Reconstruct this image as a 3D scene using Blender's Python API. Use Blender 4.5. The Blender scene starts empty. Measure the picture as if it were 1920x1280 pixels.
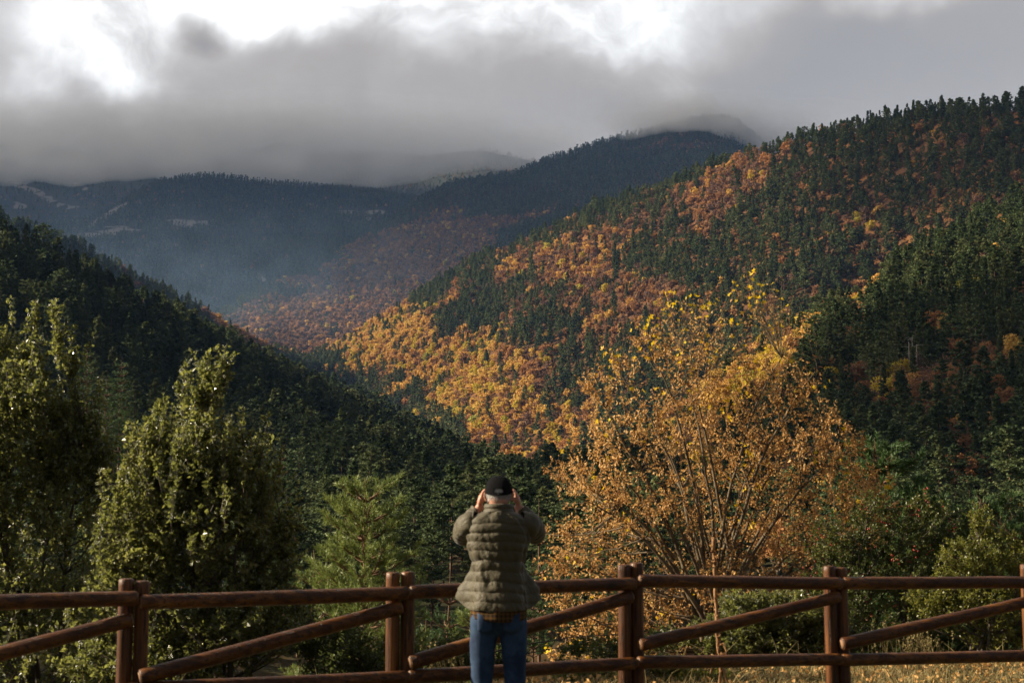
import bpy, math, random
import numpy as np
from mathutils import Vector, Matrix

SC = bpy.context.scene
COL = SC.collection
R = math.radians
rng = np.random.default_rng(7)

# ------------------------------------------------------------------ camera
F = 2667.0            # focal length in photo pixels (50 mm on 36 mm)
CAMZ = 1.55
PITCH = math.atan(310.0 / F)
cd = bpy.data.cameras.new("camera")
cd.lens = 50.0; cd.sensor_width = 36.0
cd.clip_start = 0.1; cd.clip_end = 40000.0
cd.dof.use_dof = True
cd.dof.focus_distance = 45.0
cd.dof.aperture_fstop = 4.5
cam = bpy.data.objects.new("camera", cd)
COL.objects.link(cam)
cam.location = (0, 0, CAMZ)
cam.rotation_euler = (R(90) + PITCH, 0, 0)
SC.camera = cam
CP, SP = math.cos(PITCH), math.sin(PITCH)

def P(px, py, d):
    """world point seen at photo pixel (px, py), d metres ahead"""
    a = (np.asarray(px, float) - 960.0) / F
    b = (640.0 - np.asarray(py, float)) / F
    dy = CP - b * SP
    dz = SP + b * CP
    k = np.asarray(d, float) / dy
    return np.stack([a * k, dy * k, CAMZ + dz * k], -1)

def proj(p):
    p = np.asarray(p, float)
    x, y, z = p[..., 0], p[..., 1], p[..., 2] - CAMZ
    f = y * CP + z * SP
    u = -y * SP + z * CP
    return 960 + F * x / f, 640 - F * u / f

def mpp(d):
    return d / F

# ------------------------------------------------------------------ light
SUN = np.array([-0.88, 0.09, 0.435]); SUN /= np.linalg.norm(SUN)
SUN_EL = math.asin(SUN[2]); SUN_AZ = math.atan2(SUN[0], SUN[1])   # from +Y, clockwise = +X
sl = bpy.data.lights.new("sun", 'SUN'); sl.energy = 5.0; sl.angle = R(0.5); sl.color = (1.0, 0.85, 0.62)
so = bpy.data.objects.new("sun", sl); COL.objects.link(so)
so.rotation_euler = Vector(SUN).to_track_quat('Z', 'Y').to_euler()
so.location = (-30, 10, 40)

def nn(nt, t, **kw):
    n = nt.nodes.new(t)
    for k, v in kw.items():
        if k in ('inp',):
            for kk, vv in v.items(): n.inputs[kk].default_value = vv
        else: setattr(n, k, v)
    return n

def math_(nt, op, a, b=None, c=None, clamp=False):
    n = nt.nodes.new('ShaderNodeMath'); n.operation = op; n.use_clamp = clamp
    for i, v in enumerate((a, b, c)):
        if v is None: continue
        if isinstance(v, (int, float)): n.inputs[i].default_value = v
        else: nt.links.new(v, n.inputs[i])
    return n.outputs[0]

def vmath(nt, op, a, b=None):
    n = nt.nodes.new('ShaderNodeVectorMath'); n.operation = op
    for i, v in enumerate((a, b)):
        if v is None: continue
        if isinstance(v, (tuple, list)): n.inputs[i].default_value = v
        else: nt.links.new(v, n.inputs[i])
    return n

def mixc(nt, fac, a, b):
    n = nt.nodes.new('ShaderNodeMix'); n.data_type = 'RGBA'
    for s, v in ((n.inputs[0], fac), (n.inputs[6], a), (n.inputs[7], b)):
        if isinstance(v, (int, float)): s.default_value = v
        elif isinstance(v, (tuple, list)): s.default_value = tuple(v)[:3] + (1,)
        else: nt.links.new(v, s)
    return n.outputs[2]

def noise(nt, vec, scale, detail=4, rough=0.55, dist=0.0):
    n = nt.nodes.new('ShaderNodeTexNoise')
    n.inputs['Scale'].default_value = scale; n.inputs['Detail'].default_value = detail
    n.inputs['Roughness'].default_value = rough; n.inputs['Distortion'].default_value = dist
    if vec is not None: nt.links.new(vec, n.inputs['Vector'])
    return n

def maprange(nt, v, a, b, c, d, smooth=True):
    n = nt.nodes.new('ShaderNodeMapRange')
    if smooth: n.interpolation_type = 'SMOOTHSTEP'
    nt.links.new(v, n.inputs[0])
    for i, x in enumerate((a, b, c, d)): n.inputs[i + 1].default_value = x
    return n.outputs[0]

def ramp(nt, fac, stops, interp='LINEAR'):
    n = nt.nodes.new('ShaderNodeValToRGB'); cr = n.color_ramp; cr.interpolation = interp
    while len(cr.elements) < len(stops): cr.elements.new(0.5)
    for e, (p, c) in zip(cr.elements, stops):
        e.position = p; e.color = tuple(c)[:3] + (1,)
    nt.links.new(fac, n.inputs[0])
    return n.outputs[0]

# world: overcast, broken low cloud with brighter gaps towards the upper left
W = bpy.data.worlds.new("World"); SC.world = W; W.use_nodes = True
nt = W.node_tree; nt.nodes.clear()
tc = nn(nt, 'ShaderNodeTexCoord')
D = tc.outputs['Generated']
n1 = noise(nt, D, 5.0, 5, 0.55)
n1b = vmath(nt, 'SUBTRACT', n1.outputs['Color'], (0.5, 0.5, 0.5))
n1c = vmath(nt, 'MULTIPLY', n1b.outputs[0], (0.16, 0.16, 0.16))
Dd = vmath(nt, 'ADD', D, n1c.outputs[0]).outputs[0]
def blob(px, py, rpx, rpy, w, soft=1.0):
    c = P(px, py, 1.0) - np.array([0, 0, CAMZ]); c = c / np.linalg.norm(c)
    s = vmath(nt, 'SUBTRACT', Dd, tuple(float(v) for v in c)).outputs[0]
    s = vmath(nt, 'MULTIPLY', s, (F / rpx, F / rpx * 0.6, F / rpy)).outputs[0]
    l = vmath(nt, 'LENGTH', s).outputs['Value']
    return math_(nt, 'MULTIPLY', maprange(nt, l, 0.15, 1.2, 1.0, 0.0), w)
bl = [blob(200, -60, 420, 150, 0.66), blob(560, -20, 260, 90, 0.75), blob(110, 110, 150, 110, 0.5), blob(215, 180, 80, 50, 0.4), blob(30,210,160,70,0.15),
      blob(900, -50, 800, 120, 0.30), blob(1130, 60, 170, 70, 0.14), blob(1010, -10, 330, 90, 0.3), blob(1780, 20, 190, 60, 0.55), blob(1450, -10, 600, 100, 0.40), blob(1620, 90, 120, 30, 0.16), blob(1250, 130, 90, 60, 0.2),
      blob(860, 60, 150, 80, 0.22),
      blob(360, 60, 75, 60, -0.5), blob(0, 30, 60, 40, -0.2), blob(60,270,330,110,-0.05), blob(1650,170,520,170,-0.16), blob(150, 90, 260, 110, 0.25)]
acc = bl[0]
for b in bl[1:]: acc = math_(nt, 'ADD', acc, b)
n2 = noise(nt, Dd, 8.0, 9, 0.62, 0.7)
n3 = noise(nt, D, 2.6, 3, 0.5)
acc = math_(nt, 'MULTIPLY', acc, maprange(nt, n2.outputs['Fac'], 0.3, 0.72, 0.45, 1.35))
acc = math_(nt, 'ADD', acc, math_(nt, 'MULTIPLY', math_(nt, 'SUBTRACT', n2.outputs['Fac'], 0.5), 0.34))
acc = math_(nt, 'ADD', acc, math_(nt, 'MULTIPLY', math_(nt, 'SUBTRACT', n3.outputs['Fac'], 0.5), 0.20))
# glow around the veiled sun
sd = vmath(nt, 'DOT_PRODUCT', D, tuple(float(v) for v in SUN)).outputs['Value']
acc = math_(nt, 'ADD', acc, maprange(nt, sd, 0.55, 1.0, 0.0, 0.9))
cloudc = ramp(nt, math_(nt, 'ADD', acc, 0.22, clamp=True),
              [(0.0, (0.225, 0.212, 0.20)), (0.22, (0.318, 0.287, 0.258)), (0.5, (0.46, 0.437, 0.415)),
               (0.8, (0.66, 0.65, 0.635)), (1.0, (0.84, 0.83, 0.81))])
sky = nn(nt, 'ShaderNodeTexSky', sky_type='NISHITA', sun_disc=False, sun_elevation=SUN_EL, sun_rotation=SUN_AZ)
fy = vmath(nt, 'DOT_PRODUCT', D, (-0.35, 0.92, 0.0)).outputs['Value']
bg1 = nn(nt, 'ShaderNodeBackground'); nt.links.new(maprange(nt, fy, -0.35, 0.62, 0.17, 0.64), bg1.inputs[1])
nt.links.new(cloudc, bg1.inputs[0])
bg2 = nn(nt, 'ShaderNodeBackground'); bg2.inputs[1].default_value = 0.08
nt.links.new(sky.outputs[0], bg2.inputs[0])
mx = nn(nt, 'ShaderNodeMixShader'); mx.inputs[0].default_value = 0.05
nt.links.new(bg1.outputs[0], mx.inputs[1]); nt.links.new(bg2.outputs[0], mx.inputs[2])
ow = nn(nt, 'ShaderNodeOutputWorld'); nt.links.new(mx.outputs[0], ow.inputs[0])

SC.view_settings.view_transform = 'Standard'
SC.view_settings.look = 'None'
SC.view_settings.exposure = 1.27
SC.view_settings.gamma = 1.0
SC.render.engine = 'CYCLES'
cy = SC.cycles
cy.max_bounces = 5; cy.diffuse_bounces = 2; cy.glossy_bounces = 2; cy.transmission_bounces = 3
cy.transparent_max_bounces = 8; cy.volume_bounces = 3
cy.use_denoising = True
try:
    cy.denoiser = 'OPENIMAGEDENOISE'
except Exception: pass
cy.sample_clamp_indirect = 4.0

# ------------------------------------------------------------------ helpers
def tag(o, label=None, cat=None, group=None, kind=None):
    if label: o['label'] = label
    if cat: o['category'] = cat
    if group: o['group'] = group
    if kind: o['kind'] = kind
    return o

def empty(name, loc, rz=0.0):
    o = bpy.data.objects.new(name, None); COL.objects.link(o)
    o.location = tuple(float(v) for v in loc); o.rotation_euler = (0, 0, rz)
    o.empty_display_size = 0.2
    return o

class MB:
    """collects numpy geometry; faces all quads or tris"""
    def __init__(s): s.v = []; s.q = []; s.t = []; s.n = 0
    def quads(s, v):           # (n,4,3)
        v = np.asarray(v, float); n = len(v)
        if n == 0: return
        s.v.append(v.reshape(-1, 3)); s.q.append(np.arange(n * 4).reshape(-1, 4) + s.n); s.n += n * 4
    def tris(s, v):
        v = np.asarray(v, float); n = len(v)
        if n == 0: return
        s.v.append(v.reshape(-1, 3)); s.t.append(np.arange(n * 3).reshape(-1, 3) + s.n); s.n += n * 3
    def grid(s, g, close=False, cap0=False, cap1=False):     # (m,k,3)
        g = np.asarray(g, float); m, k = g.shape[:2]
        s.v.append(g.reshape(-1, 3))
        i = np.arange(m * k).reshape(m, k) + s.n
        if close: j = np.concatenate([i, i[:, :1]], 1)
        else: j = i
        f = np.stack([j[:-1, :-1], j[:-1, 1:], j[1:, 1:], j[1:, :-1]], -1).reshape(-1, 4)
        s.q.append(f); s.n += m * k
        for c, row, fl in ((cap0, i[0], True), (cap1, i[-1], False)):
            if c:
                s.v.append(g[0 if fl else -1].mean(0)[None]); ci = s.n; s.n += 1
                r2 = np.roll(row, -1)
                t = np.stack([np.full(k, ci), r2 if fl else row, row if fl else r2], -1)
                s.t.append(t)
    def tube(s, pts, rad, sides=6, cap=False):
        pts = np.asarray(pts, float); m = len(pts)
        rad = np.broadcast_to(np.asarray(rad, float), (m,))
        tg = np.gradient(pts, axis=0); tg /= np.linalg.norm(tg, axis=1, keepdims=True) + 1e-9
        ref = np.array([0., 0, 1]) if abs(tg[:, 2]).mean() < 0.8 else np.array([1., 0, 0])
        a = np.cross(tg, ref); a /= np.linalg.norm(a, axis=1, keepdims=True) + 1e-9
        b = np.cross(tg, a)
        th = np.linspace(0, 2 * np.pi, sides, endpoint=False)
        g = pts[:, None] + rad[:, None, None] * (np.cos(th)[None, :, None] * a[:, None] + np.sin(th)[None, :, None] * b[:, None])
        s.grid(g, close=True, cap0=cap, cap1=cap)
    def mesh(s, name, mat, smooth=False):
        v = np.concatenate(s.v) if s.v else np.zeros((0, 3))
        q = np.concatenate(s.q) if s.q else np.zeros((0, 4), int)
        t = np.concatenate(s.t) if s.t else np.zeros((0, 3), int)
        me = bpy.data.meshes.new(name)
        me.vertices.add(len(v)); me.vertices.foreach_set('co', v.astype(np.float32).ravel())
        me.loops.add(q.size + t.size)
        me.loops.foreach_set('vertex_index', np.concatenate([q.ravel(), t.ravel()]).astype(np.int32))
        me.polygons.add(len(q) + len(t))
        st = np.concatenate([np.arange(len(q)) * 4, q.size + np.arange(len(t)) * 3]).astype(np.int32)
        me.polygons.foreach_set('loop_start', st)
        if smooth: me.polygons.foreach_set('use_smooth', np.ones(len(st), bool))
        me.update(calc_edges=True)
        if mat: me.materials.append(mat)
        return me
    def build(s, name, mat, parent=None, smooth=False):
        o = bpy.data.objects.new(name, s.mesh(name, mat, smooth)); COL.objects.link(o)
        if parent: o.parent = parent
        return o

def unit(v): return v / (np.linalg.norm(v, axis=-1, keepdims=True) + 1e-9)

def hashn(ix, iy, seed):
    h = (ix.astype(np.int64) * 374761393 + iy.astype(np.int64) * 668265263 + seed * 974711) & 0x7fffffff
    h = ((h ^ (h >> 13)) * 1274126177) & 0x7fffffff
    return ((h ^ (h >> 16)) & 0xffff) / 65535.0
def vnoise(x, y, seed=0):
    x = np.asarray(x, float); y = np.asarray(y, float)
    ix = np.floor(x); iy = np.floor(y); fx = x - ix; fy = y - iy
    fx = fx * fx * (3 - 2 * fx); fy = fy * fy * (3 - 2 * fy)
    a = hashn(ix, iy, seed); b = hashn(ix + 1, iy, seed); c = hashn(ix, iy + 1, seed); d = hashn(ix + 1, iy + 1, seed)
    return (a * (1 - fx) + b * fx) * (1 - fy) + (c * (1 - fx) + d * fx) * fy
def fbm(x, y, seed=0, o=4):
    s = 0; a = 0.5
    for i in range(o):
        s = s + a * (vnoise(x, y, seed + i) - 0.5) * 2; a *= 0.5; x = x * 2.03 + 5.1; y = y * 2.03 + 1.7
    return s

# ------------------------------------------------------------------ materials
def mat(name):
    m = bpy.data.materials.new(name); m.use_nodes = True
    m.node_tree.nodes.clear(); return m, m.node_tree
def outp(nt, sh):
    o = nt.nodes.new('ShaderNodeOutputMaterial'); nt.links.new(sh, o.inputs[0]); return o
def pbr(nt, color, rough=0.7, spec=0.3):
    p = nt.nodes.new('ShaderNodeBsdfPrincipled')
    if isinstance(color, (tuple, list)): p.inputs['Base Color'].default_value = tuple(color)[:3] + (1,)
    else: nt.links.new(color, p.inputs['Base Color'])
    if isinstance(rough, (int, float)): p.inputs['Roughness'].default_value = rough
    else: nt.links.new(rough, p.inputs['Roughness'])
    p.inputs['Specular IOR Level'].default_value = spec
    return p
def bump(nt, p, h, strength=0.3, dist=0.01):
    b = nt.nodes.new('ShaderNodeBump'); b.inputs['Strength'].default_value = strength; b.inputs['Distance'].default_value = dist
    nt.links.new(h, b.inputs['Height']); nt.links.new(b.outputs[0], p.inputs['Normal'])

def foliage(name, stops, rough=0.6, spec=0.2, trans=0.3, locscale=None, objscale=None, locmix=0.5, tint=None):
    """leaf material: colour varies with the plant, with the place and from leaf clump to leaf clump"""
    m, nt = mat(name)
    oi = nn(nt, 'ShaderNodeObjectInfo')
    fac = oi.outputs['Random']
    if locscale:
        ln = noise(nt, oi.outputs['Location'], locscale, 2, 0.5)
        lf = maprange(nt, ln.outputs['Fac'], 0.3, 0.7, 0, 1, False)
        mxn = math_(nt, 'MULTIPLY', lf, locmix)
        fac = math_(nt, 'ADD', math_(nt, 'MULTIPLY', fac, 1 - locmix), mxn)
    if objscale:
        t = nn(nt, 'ShaderNodeTexCoord')
        on = noise(nt, t.outputs['Object'], objscale, 2, 0.6)
        of = maprange(nt, on.outputs['Fac'], 0.25, 0.75, -0.28, 0.28, False)
        fac = math_(nt, 'ADD', fac, of, clamp=True)
    c = ramp(nt, fac, stops)
    p = pbr(nt, c, rough, spec)
    sh = p.outputs[0]
    if trans:
        tr = nt.nodes.new('ShaderNodeBsdfTranslucent'); nt.links.new(c, tr.inputs[0])
        mixn = nt.nodes.new('ShaderNodeMixShader'); mixn.inputs[0].default_value = trans
        nt.links.new(sh, mixn.inputs[1]); nt.links.new(tr.outputs[0], mixn.inputs[2]); sh = mixn.outputs[0]
    outp(nt, sh)
    return m

M = {}
M['conifer'] = foliage('conifer_needles', [(0, (0.042, 0.065, 0.028)), (0.5, (0.085, 0.118, 0.046)), (1, (0.165, 0.180, 0.070))], 0.7, 0.15, 0.25, 0.01, 0.25, 0.4)
M['beech_rust'] = foliage('rust_leaves', [(0, (0.20, 0.11, 0.065)), (0.5, (0.34, 0.175, 0.08)), (1, (0.50, 0.25, 0.09))], 0.8, 0.1, 0.35, 0.006, 0.35)
M['beech_gold'] = foliage('gold_leaves', [(0, (0.48, 0.25, 0.08)), (0.5, (0.66, 0.40, 0.11)), (1, (0.68, 0.50, 0.13))], 0.8, 0.1, 0.35, 0.006, 0.35)
M['beech_yellow'] = foliage('yellow_leaves', [(0, (0.42, 0.30, 0.05)), (0.6, (0.62, 0.47, 0.06)), (1, (0.40, 0.40, 0.08))], 0.8, 0.1, 0.35, 0.01, 0.35)
M['bare'] = foliage('bare_twigs', [(0, (0.13, 0.085, 0.075)), (0.5, (0.21, 0.125, 0.09)), (1, (0.28, 0.15, 0.085))], 0.9, 0.05, 0.1, 0.006, 0.3)
def simple(name, c1, c2, scale=8, rough=0.8, spec=0.2, bmp=0.3, bd=0.01, stretch=(1, 1, 1)):
    m, nt = mat(name)
    t = nn(nt, 'ShaderNodeTexCoord')
    v = vmath(nt, 'MULTIPLY', t.outputs['Object'], stretch).outputs[0]
    n = noise(nt, v, scale, 6, 0.6)
    c = mixc(nt, maprange(nt, n.outputs['Fac'], 0.3, 0.7, 0, 1), c1, c2)
    p = pbr(nt, c, rough, spec)
    if bmp: bump(nt, p, n.outputs['Fac'], bmp, bd)
    outp(nt, p.outputs[0]); return m
M['bark_pine'] = simple('pine_bark', (0.10, 0.055, 0.035), (0.20, 0.11, 0.07), 3, stretch=(1, 1, .3))
M['bark_dark'] = simple('dark_bark', (0.05, 0.04, 0.032), (0.11, 0.09, 0.07), 9, stretch=(1, 1, .3))
M['bark_grey'] = simple('grey_bark', (0.14, 0.11, 0.075), (0.27, 0.21, 0.15), 9, stretch=(1, 1, .3))
M['dead_wood'] = simple('bleached_wood', (0.30, 0.26, 0.23), (0.45, 0.40, 0.36), 2)

# ------------------------------------------------------------------ tree crowns
def scatter_faces(mb, c, size, r, flat=0.5, aspect=1.0):
    """random small faces at centres c; normals biased upward by flat"""
    n = len(c)
    nrm = r.normal(size=(n, 3)); nrm[:, 2] = np.abs(nrm[:, 2]) + flat; nrm = unit(nrm)
    a = unit(np.cross(nrm, r.normal(size=(n, 3)))); b = np.cross(nrm, a)
    s = size * (0.6 + 0.8 * r.random((n, 1)))
    a = a * s; b = b * s * aspect
    mb.quads(np.stack([c + a, c + b * 0.8, c - a, c - b * 0.8], 1))

def conifer_crown(n, size, h=15.0, rad=3.0, seed=0, start=0.22, shape=0.8, irregular=0.25):
    r = np.random.default_rng(seed)
    mb = MB()
    nb = int(max(16, min(95, n / 8)))
    t = start + (1 - start) * r.random(nb) ** 0.9
    t[:3] = (0.97, 0.93, 0.9)
    az = r.random(nb) * 2 * np.pi
    L = rad * np.clip((1 - t) / (1 - start), 0, 1) ** shape
    low = np.clip((t - start) / 0.15, 0.35, 1)
    L = L * low * (1 + irregular * r.normal(size=nb)) + 0.22
    bi = r.integers(0, nb, n)
    s = 0.25 + 0.8 * r.random(n) ** 0.7
    up = 0.18 * L[bi] * s ** 2
    wid = 0.10 + 0.20 * L[bi] * (1.1 - s * 0.5)
    off = r.normal(size=n) * wid * 0.8
    x = np.cos(az[bi]) * L[bi] * s - np.sin(az[bi]) * off
    y = np.sin(az[bi]) * L[bi] * s + np.cos(az[bi]) * off
    z = t[bi] * h - 0.12 * L[bi] + up + r.normal(size=n) * 0.10 * (h / 15)
    scatter_faces(mb, np.stack([x, y, z], 1), size, r, 0.9)
    # leader
    k = max(3, n // 60)
    scatter_faces(mb, np.stack([r.normal(size=k) * .08, r.normal(size=k) * .08, h * (0.95 + 0.06 * r.random(k))], 1), size * 0.7, r, 0)
    return mb

def conifer_trunk(h=15.0, seed=0, branches=10):
    r = np.random.default_rng(seed); mb = MB()
    z = np.linspace(-1.0, h * 0.95, 7)
    mb.tube(np.stack([np.sin(z * .2 + seed) * .12, np.cos(z * .17 + seed) * .1, z], 1), np.linspace(0.2, 0.03, 7), 6)
    for i in range(branches):
        t = 0.15 + 0.6 * r.random(); a = r.random() * 6.28; L = 2.2 * (1 - t)
        p0 = np.array([0, 0, t * h]); d = np.array([math.cos(a), math.sin(a), 0.15])
        mb.tube(np.stack([p0, p0 + d * L * .5, p0 + d * L]), [0.045, 0.03, 0.01], 4)
    return mb

def broad_crown(n, size, h=12.0, rad=4.2, seed=0, lobes=22):
    r = np.random.default_rng(seed); mb = MB()
    d = unit(r.normal(size=(lobes, 3))); d[:, 2] = d[:, 2] * 0.8 + 0.15
    c = d * np.array([rad * .62, rad * .62, h * 0.30]) * (0.45 + .85 * r.random((lobes, 1))) + np.array([0, 0, h * 0.60])
    lr = rad * (0.16 + 0.36 * r.random(lobes))
    i = r.integers(0, lobes, n)
    q = unit(r.normal(size=(n, 3))) * (0.55 + 0.5 * r.random((n, 1)) ** .6)
    q[:, 2] = np.where(q[:, 2] < -0.4, -q[:, 2], q[:, 2])
    scatter_faces(mb, c[i] + q * lr[i][:, None], size, r, 0.3)
    return mb

def broad_trunk(h=12.0, rad=4.2, seed=0, nb=9):
    r = np.random.default_rng(seed); mb = MB()
    z = np.linspace(-1, h * 0.45, 4)
    mb.tube(np.stack([z * 0, z * 0, z], 1), [0.26, 0.22, 0.18, 0.12], 6)
    for i in range(nb):
        a = r.random() * 6.28; L = rad * (.6 + .5 * r.random()); z0 = h * (0.25 + 0.2 * r.random())
        p = [np.array([0, 0, z0]), np.array([math.cos(a) * L * .4, math.sin(a) * L * .4, z0 + h * .2]),
             np.array([math.cos(a) * L * .8, math.sin(a) * L * .8, h * (0.65 + .25 * r.random())])]
        mb.tube(np.stack(p), [0.10, 0.06, 0.015], 4)
    return mb

# ------------------------------------------------------------------ hills
def ground_mat(name, c1, c2, c3, scale, patch=None):
    m, nt = mat(name)
    g = nn(nt, 'ShaderNodeNewGeometry')
    n = noise(nt, g.outputs['Position'], scale, 6, 0.6)
    n2_ = noise(nt, g.outputs['Position'], scale * 9, 4, 0.6)
    c = mixc(nt, maprange(nt, n.outputs['Fac'], 0.4, 0.6, 0, 1), c1, c2)
    c = mixc(nt, maprange(nt, n2_.outputs['Fac'], 0.45, 0.7, 0, 0.8), c, c3)
    if patch:
        at = nn(nt, 'ShaderNodeAttribute', attribute_name='open_ground')
        pn = noise(nt, g.outputs['Position'], 0.02, 5, 0.6)
        f = math_(nt, 'ADD', at.outputs['Fac'], math_(nt, 'MULTIPLY', math_(nt, 'SUBTRACT', pn.outputs['Fac'], 0.5), 1.0))
        c = mixc(nt, maprange(nt, f, 0.42, 0.6, 0, 1), c, mixc(nt, n2_.outputs['Fac'], patch[0], patch[1]))
    p = pbr(nt, c, 0.95, 0.05)
    bump(nt, p, n2_.outputs['Fac'], 0.5, 1.0)
    outp(nt, p.outputs[0]); return m

def hill(name, rows, nc, nr, amp, wl, seed, material, back=None, spurs=None):
    """ruled hill surface through control rows of (px, py, metres); last row is the crest"""
    x0, x1 = rows[0][0][0], rows[0][-1][0]
    u = np.linspace(x0, x1, nc)
    R3 = []
    for row in rows:
        a = np.array(row, float)
        R3.append(P(u, np.interp(u, a[:, 0], a[:, 1]), np.interp(u, a[:, 0], a[:, 2])))
    crest = R3[-1]
    bk = crest.copy(); bdist, bdrop = back or (300, 120)
    out = unit(crest * np.array([1, 1, 0]))
    bk = crest + out * bdist; bk[:, 2] = crest[:, 2] - bdrop
    mid = crest + out * bdist * .25; mid[:, 2] = crest[:, 2] - bdrop * .08
    R3 = R3 + [mid, bk]
    skirt = R3[0].copy(); skirt[:, 2] -= 60; 
    K = len(R3)
    v = np.linspace(0, K - 1, nr)
    i = np.clip(v.astype(int), 0, K - 2); f = (v - i)[:, None, None]
    A = np.stack(R3)
    G = A[i] * (1 - f) + A[i + 1] * f
    nz = fbm(G[..., 0] / wl, G[..., 1] / wl, seed, 4)
    crest_v = K - 3
    w = np.clip(np.abs(v - crest_v) / 0.35, 0.25, 1) * np.clip(v / 0.2, 0.3, 1)
    G[..., 2] += nz * amp * w[:, None]
    if spurs is not None: G[..., 2] += spurs(G, v / crest_v)
    full = np.concatenate([skirt[None], G])
    mb = MB(); mb.grid(full)
    o = mb.build(name, material, smooth=True); tag(o, kind='structure')
    return dict(G=G, v=v, crest_v=crest_v, obj=o, nc=nc)

def sample(hl, spacing, seed, vmax=None, vmin=0.02):
    r = np.random.default_rng(seed)
    G = hl['G']; v = hl['v']
    vmax = hl['crest_v'] + 0.5 if vmax is None else vmax
    a = G[:-1, :-1]; b = G[:-1, 1:]; c = G[1:, :-1]; d_ = G[1:, 1:]
    area = np.abs(np.cross((b - a)[..., :2], (c - a)[..., :2]))
    vm = (v[:-1] + v[1:]) / 2
    area = area * ((vm < vmax) & (vm > vmin))[:, None]
    N = int(area.sum() / spacing ** 2 * 2.2)
    pr = (area / area.sum()).ravel()
    k = r.choice(pr.size, N, p=pr)
    i, j = np.unravel_index(k, area.shape)
    s, t = r.random(N)[:, None], r.random(N)[:, None]
    p = a[i, j] * (1 - s) * (1 - t) + b[i, j] * s * (1 - t) + c[i, j] * (1 - s) * t + d_[i, j] * s * t
    cell = np.floor(p[:, :2] / spacing).astype(int)
    _, first = np.unique(cell, axis=0, return_index=True)
    p = p[first]
    px, py = proj(p)
    ok = (px > -330) & (px < 2250) & (py > -250) & (py < 1500)
    return p[ok], px[ok], py[ok]

floor_mat = ground_mat('forest_floor', (0.030, 0.028, 0.014), (0.070, 0.045, 0.022), (0.025, 0.032, 0.014), 0.02)
litter_mat = ground_mat('leaf_litter', (0.10, 0.05, 0.028), (0.20, 0.09, 0.035), (0.04, 0.035, 0.02), 0.02)
far_mat = ground_mat('far_slope', (0.035, 0.04, 0.03), (0.05, 0.045, 0.035), (0.03, 0.035, 0.025), 0.005,
                     patch=((0.16, 0.14, 0.115), (0.27, 0.235, 0.20)))

H = {}
# near left slope
H['L'] = hill('hill', [
    [(-500, 1350, 60), (0, 1330, 75), (500, 1300, 90), (900, 1260, 100), (1250, 1250, 110)],
    [(-500, 1010, 130), (0, 1060, 140), (500, 1070, 165), (900, 1060, 190), (1250, 1040, 210)],
    [(-500, 640, 300), (0, 740, 320), (210, 800, 330), (420, 850, 350), (640, 900, 400), (870, 985, 350), (1000, 1025, 290), (1250, 1060, 240)],
    [(-500, 310, 500), (-200, 400, 500), (0, 484, 500), (90, 526, 500), (210, 600, 520), (280, 628, 550), (360, 654, 600), (415, 686, 640), (504, 720, 720), (640, 766, 850), (720, 802, 850), (800, 852, 780), (870, 908, 640), (960, 980, 480), (1100, 1050, 360), (1250, 1075, 280)]],
    150, 90, 9, 90, 11, floor_mat, (200, 90))
# left mid ridge in shade
H['M'] = hill('hill.001', [
    [(-400, 800, 900), (560, 800, 1150), (760, 800, 1150)],
    [(-400, 380, 1300), (0, 425, 1300), (100, 452, 1300), (200, 503, 1350), (300, 556, 1400), (400, 602, 1500), (450, 630, 1550), (520, 668, 1650), (620, 700, 1700), (760, 740, 1700)]],
    90, 40, 12, 200, 21, floor_mat, (300, 100))
# right spur
H['S'] = hill('hill.002', [
    [(950, 1250, 90), (1500, 1250, 85), (2400, 1250, 80)],
    [(950, 1060, 200), (1200, 1060, 190), (1500, 1050, 170), (1920, 1030, 160), (2400, 1000, 150)],
    [(950, 1000, 330), (1200, 950, 330), (1500, 850, 310), (1700, 780, 310), (1920, 720, 320), (2400, 560, 320)],
    [(950, 1010, 480), (1100, 960, 500), (1200, 880, 520), (1330, 760, 540), (1420, 690, 540), (1480, 655, 540), (1560, 610, 545), (1620, 590, 550), (1700, 520, 570), (1810, 460, 600), (1920, 405, 630), (2100, 310, 680), (2400, 160, 700)]],
    150, 90, 7, 80, 31, floor_mat, (160, 80))
# main right hill with the autumn beeches
def r_spurs(G, vv):
    px, py = proj(G)
    # ribs and gullies running down the slope
    s = np.sin(px / 92.0 + 1.3 * np.sin(py / 120.0)) * 9 + np.sin(px / 41.0 + 2.0 + py / 90.0) * 4
    w = np.clip(1 - np.abs(vv[:, None] - 0.55) / 0.55, 0, 1)
    return s * w
H['R'] = hill('hill.003', [
    [(400, 760, 1350), (560, 745, 1300), (700, 800, 1150), (870, 890, 900), (1000, 960, 750), (1200, 960, 720), (1480, 900, 700), (1920, 800, 680), (2400, 700, 650)],
    [(400, 735, 1520), (560, 690, 1480), (700, 690, 1350), (870, 720, 1120), (1000, 740, 980), (1200, 720, 900), (1480, 640, 860), (1920, 520, 800), (2400, 430, 760)],
    [(400, 760, 1750), (520, 705, 1720), (570, 684, 1700), (640, 650, 1650), (675, 625, 1620), (757, 580, 1560), (839, 530, 1500), (888, 500, 1470), (960, 474, 1420), (1110, 400, 1330), (1240, 368, 1270), (1335, 330, 1220), (1435, 292, 1150), (1550, 262, 1100), (1710, 236, 1020), (1810, 217, 970), (1920, 206, 920), (2100, 150, 850), (2400, 60, 800)]],
    240, 110, 16, 170, 41, litter_mat, (250, 90), r_spurs)
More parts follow.
